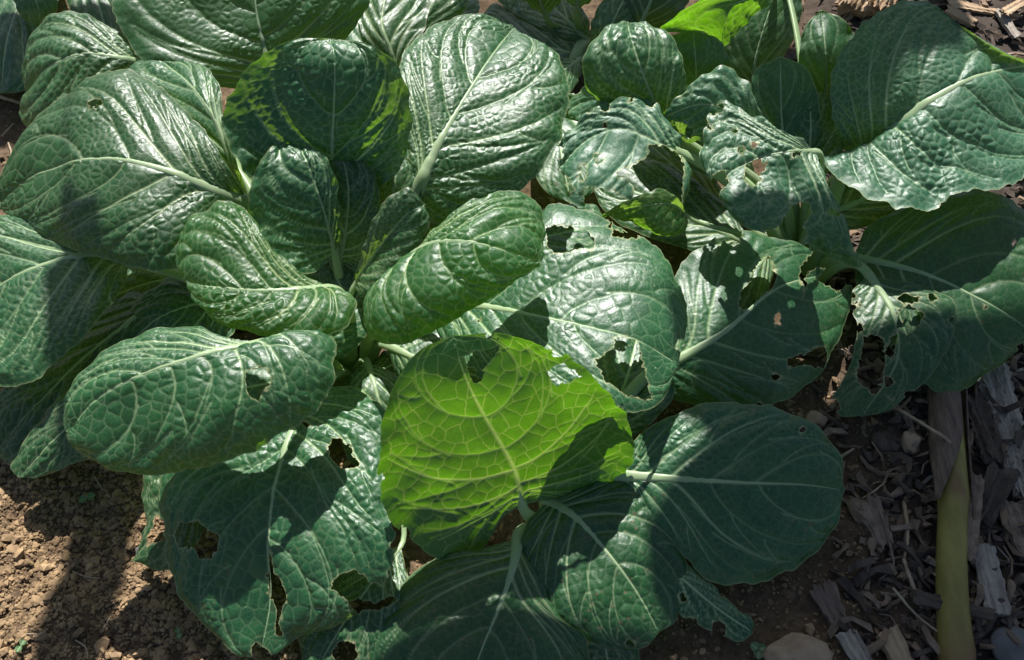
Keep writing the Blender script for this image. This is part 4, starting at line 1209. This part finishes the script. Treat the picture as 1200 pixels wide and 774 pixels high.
# pieces of wood one can pick out
WG = 'pieces of wood lying in the mulch'
block('weathered_board', (1155, 420, 0.4), (1202, 575, 0.3), 0.040, 0.012, M_GREYWOOD, 'long grey weathered split board at the right edge beside the cane', 'board', group=WG, seed=1, taper=0.8)
block('wood_chunk', (1152, 640, 0.5), (1170, 722, 0.5), 0.024, 0.010, M_GREYWOOD, 'short pale grey wood chunk just right of the yellow-green cane', 'wood', group=WG, seed=2, taper=1.0, rag=0.1)
block('dark_stick', (1070, 700, 1.5), (1160, 722, 1.6), 0.014, 0.008, M_DARKWOOD, 'dark flat stick lying across the lower cane', 'stick', group=WG, seed=3)
block('dark_stick', (1130, 655, 1.8), (1142, 560, 0.8), 0.020, 0.008, M_BARK, 'ragged grey-brown bark strip leaning on the right of the cane', 'bark', group=WG, seed=4)
block('wood_chunk', (988, 744, 0.3), (1012, 790, 0.3), 0.020, 0.009, M_GREYWOOD, 'grey ridged wood piece at bottom edge beside the tan lump', 'wood', group=WG, seed=5, rag=0.15)
block('wood_chunk', (1036, 742, 0.3), (1064, 800, 0.3), 0.022, 0.010, M_TANWOOD, 'smooth tan wood piece at bottom edge left of the cane', 'wood', group=WG, seed=6, rag=0.15)
block('bark_piece', (1012, 590, 0.3), (1036, 640, 0.3), 0.030, 0.006, M_BARK, 'flat dark grey bark flake between broad leaf and cane', 'bark', group=WG, seed=7, taper=0.6)
block('bark_piece', (962, 690, 0.2), (985, 735, 0.2), 0.026, 0.006, M_HUSK, 'reddish brown bark flake above the tan lump', 'bark', group=WG, seed=8, taper=0.7)
block('bark_piece', (1170, 560, 0.4), (1150, 610, 0.4), 0.030, 0.010, M_DARKWOOD, 'curled black bark piece above the pale wood chunk', 'bark', group=WG, seed=9, taper=0.7)
block('bark_piece', (1188, 590, 0.4), (1215, 650, 0.4), 0.035, 0.012, M_BARK, 'dark bark piece at right edge below the weathered board', 'bark', group=WG, seed=10)
block('bark_piece', (1140, 470, 0.4), (1160, 545, 0.4), 0.030, 0.010, M_DARKWOOD, 'black bark slab between husk and weathered board', 'bark', group=WG, seed=11)
block('wood_stump', (994, 24, 0.2), (1012, -30, 3.0), 0.045, 0.030, M_TANWOOD, 'tan weathered wood stub at the top, left of its pair', 'wood', group=WG, seed=12, rag=0.2)
block('wood_stump', (1026, 26, 0.2), (1046, -30, 2.6), 0.040, 0.028, M_TANWOOD, 'brown weathered wood stub at the top, right of its pair', 'wood', group=WG, seed=13, rag=0.2)
block('wood_shard', (1112, 6, 0.8), (1190, 22, 0.8), 0.022, 0.006, M_TANWOOD, 'long pale wood shard at top right, lying flat', 'wood', group=WG, seed=14, taper=0.4)
block('wood_shard', (1172, 24, 1.4), (1215, -6, 1.6), 0.016, 0.006, M_TANWOOD, 'pale wood shard at top right edge, slanting upward', 'wood', group=WG, seed=15, taper=0.7)
block('wood_shard', (1168, 18, 1.0), (1190, 48, 0.8), 0.014, 0.008, M_GREYWOOD, 'short grey wood shard below the crossing pale shards', 'wood', group=WG, seed=16)
block('bark_piece', (1108, 18, 0.6), (1140, 34, 0.5), 0.022, 0.008, M_TANWOOD, 'tan bark piece tucked behind the big right leaf', 'bark', group=WG, seed=17)
lump('tan_lump', 935, 768, (0.030, 0.018, 0.013), M_TANSTONE, 'rough tan stone at the bottom edge', 'stone', seed=1, rough=0.45)
lump('grey_stone', 1192, 758, (0.024, 0.022, 0.010), M_STONE, 'smooth blue-grey stone in the bottom right corner', 'stone', seed=2, rough=0.12)
lump('small_stone', 956, 492, (0.013, 0.010, 0.007), M_TANSTONE, 'small pale stone right of the broad shaded leaf', 'stone', seed=3)
lump('small_stone', 1067, 520, (0.010, 0.013, 0.010), M_TANSTONE, 'pitted orange-brown stone beside the husk', 'stone', seed=4, rough=0.4)
lump('soil_clod', 1036, 516, (0.016, 0.013, 0.008), M_DARKWOOD, 'dull dark lump left of the husk', 'clod', seed=5)
lump('small_stone', 163, 641, (0.007, 0.006, 0.005), M_STONE, 'round purple-grey pebble on shaded soil left of the drooping leaf', 'stone', seed=6)

TG = 'thin dry twigs and straws on the ground'
twig('straw', [(1045, 690, 1.2), (1075, 718, 1.4), (1110, 748, 1.6)], 0.0013, M_STRAW, 'thin pale straw crossing towards the lower cane', 'straw', TG)
twig('straw', [(1060, 655, 0.6), (1068, 685, 0.8), (1082, 712, 0.6)], 0.0022, M_STRAW, 'thicker dry straw standing left of the cane', 'straw', TG)
twig('twig', [(1048, 484, 1.6), (1090, 502, 3.6), (1115, 518, 3.6), (1142, 572, 1.0)], 0.0019, M_STRAW, 'long brown twig lying over the husk', 'twig', TG)
twig('twig', [(1062, 585, 0.8), (1064, 625, 0.9), (1060, 660, 0.6)], 0.0022, M_TANWOOD, 'short tan twig upright left of the husk', 'twig', TG)
twig('twig', [(1010, 585, 0.5), (1025, 575, 0.7), (1040, 562, 0.5)], 0.0009, M_STRAW, 'hair-thin twig above the flat bark flake', 'twig', TG)
twig('twig', [(1030, 600, 1.0), (1045, 640, 1.2), (1046, 665, 0.5), (1030, 680, 0.4)], 0.0014, M_BARK, 'forked grey root curling below the bark flake', 'twig', TG)
twig('straw', [(986, 533, 0.4), (1002, 524, 0.6)], 0.0018, M_STRAW, 'tiny white straw tip beside the broad shaded leaf', 'straw', TG)
twig('twig', [(-10, 112, 1.0), (15, 118, 1.2), (40, 124, 0.9)], 0.0024, M_STRAW, 'dry brown twig at the left edge, upper corner', 'twig', TG)
twig('straw', [(2, 160, 0.5), (8, 150, 0.6), (14, 142, 0.5)], 0.0013, M_STRAW, 'short straw at the left edge below the twig', 'straw', TG)
twig('straw', [(10, 168, 0.5), (14, 182, 0.6), (12, 196, 0.5)], 0.0012, M_STRAW, 'upright straw at left edge above the wide leaf', 'straw', TG)
twig('root_thread', [(78, 664, 0.3), (95, 671, 0.45), (112, 672, 0.3)], 0.0006, M_STRAW, 'thin root thread in the middle of the shaded soil', 'root', TG)
twig('root_thread', [(124, 718, 0.3), (120, 730, 0.6), (113, 740, 0.3)], 0.0008, M_STRAW, 'pale root thread curving on shaded soil, nearest the drooping leaf', 'root', TG)
twig('root_thread', [(85, 748, 0.3), (96, 756, 0.5), (99, 770, 0.3)], 0.0008, M_STRAW, 'hooked root thread at the bottom edge of the soil', 'root', TG)
twig('root_thread', [(35, 745, 0.3), (48, 743, 0.5), (55, 736, 0.3)], 0.0008, M_STRAW, 'bent pale root thread at the edge of sunlit soil', 'root', TG)
twig('root_thread', [(108, 555, 0.4), (113, 563, 0.8), (118, 572, 0.3)], 0.0009, M_STRAW, 'short straw stub beside the round seedling', 'root', TG)


def seedling(px, py, s, label, pairs=2, yaw=0.0):
    c = at(px, py, 0.3)
    root = empty('seedling', (c[0], c[1], gz(c[0], c[1])))
    tag(root, label, 'seedling', 'tiny seedlings on the soil')
    z0 = gz(c[0], c[1])
    V, T = tube([np.array([c[0], c[1], z0 - 0.002]), np.array([c[0] + s * .1, c[1] + s * .05, z0 + s * 0.5]), np.array([c[0] + s * .12, c[1], z0 + s * 0.9])], [0.0008, 0.0006], 6)
    mesh_np('stem', V, T, M_STALK, root, np.full((len(V), 4), 0.5))
    top = np.array([c[0] + s * .12, c[1], z0 + s * 0.9])
    for k in range(pairs):
        a = yaw + k * 2 * math.pi / pairs
        u = np.array([math.cos(a), math.sin(a), 0.15]); w = np.array([-math.sin(a), math.cos(a), 0])
        g = []
        for i in range(9):
            f = i / 8
            hw = s * 0.62 * math.sin(math.pi * min(1, f * 0.94 + 0.03)) ** 0.7 * (1 - 0.12 * (f > 0.9))
            for q in np.linspace(-1, 1, 7):
                g.append(top + u * s * 1.15 * f + w * hw * q + np.array([0, 0, s * (0.18 * q * q - 0.22 * f * f)]))
        ii = np.arange(63).reshape(9, 7)
        Qs = np.stack([ii[:-1, :-1], ii[:-1, 1:], ii[1:, 1:], ii[1:, :-1]], -1).reshape(-1, 4)
        D = np.zeros((63, 4)); D[:, 0] = np.tile((np.abs(np.linspace(-1, 1, 7)) < 0.1) * 0.6, 9)
        mesh_np('leaf', np.array(g), Qs, M_SPROUT, root, D)


seedling(101, 584, 0.0072, 'round-leaved seedling on shaded soil beneath the left leaves', 2, 0.4)
seedling(26, 758, 0.0055, 'pair of seed leaves on sunlit soil at the bottom left', 2, 1.2)
seedling(207, 741, 0.0050, 'tiny seedling on dark soil beside the drooping front leaf', 2, 2.0)
seedling(887, 763, 0.0075, 'feathery green seedling beside the tan stone', 3, 0.3)
seedling(1048, 492, 0.0055, 'yellowish seedling below the lattice leaf', 2, 0.9)
fl = empty('fallen_flower', tuple(at(1153, 410, 1.5)))
tag(fl, 'small cream fallen flower on the end of the grey board', 'flower')
for k, (x, y) in enumerate(((1147, 409), (1153, 405), (1157, 411), (1166, 409))):
    c = at(x, y, 1.9)
    V = ICO_V * np.array([0.0042, 0.0034, 0.0022]) * (1.1 - 0.1 * k) + c
    o = mesh_np('petal', V, ICO_F, M_PETAL, fl, np.zeros((12, 4)))
    sb = o.modifiers.new('round', 'SUBSURF'); sb.levels = sb.render_levels = 2
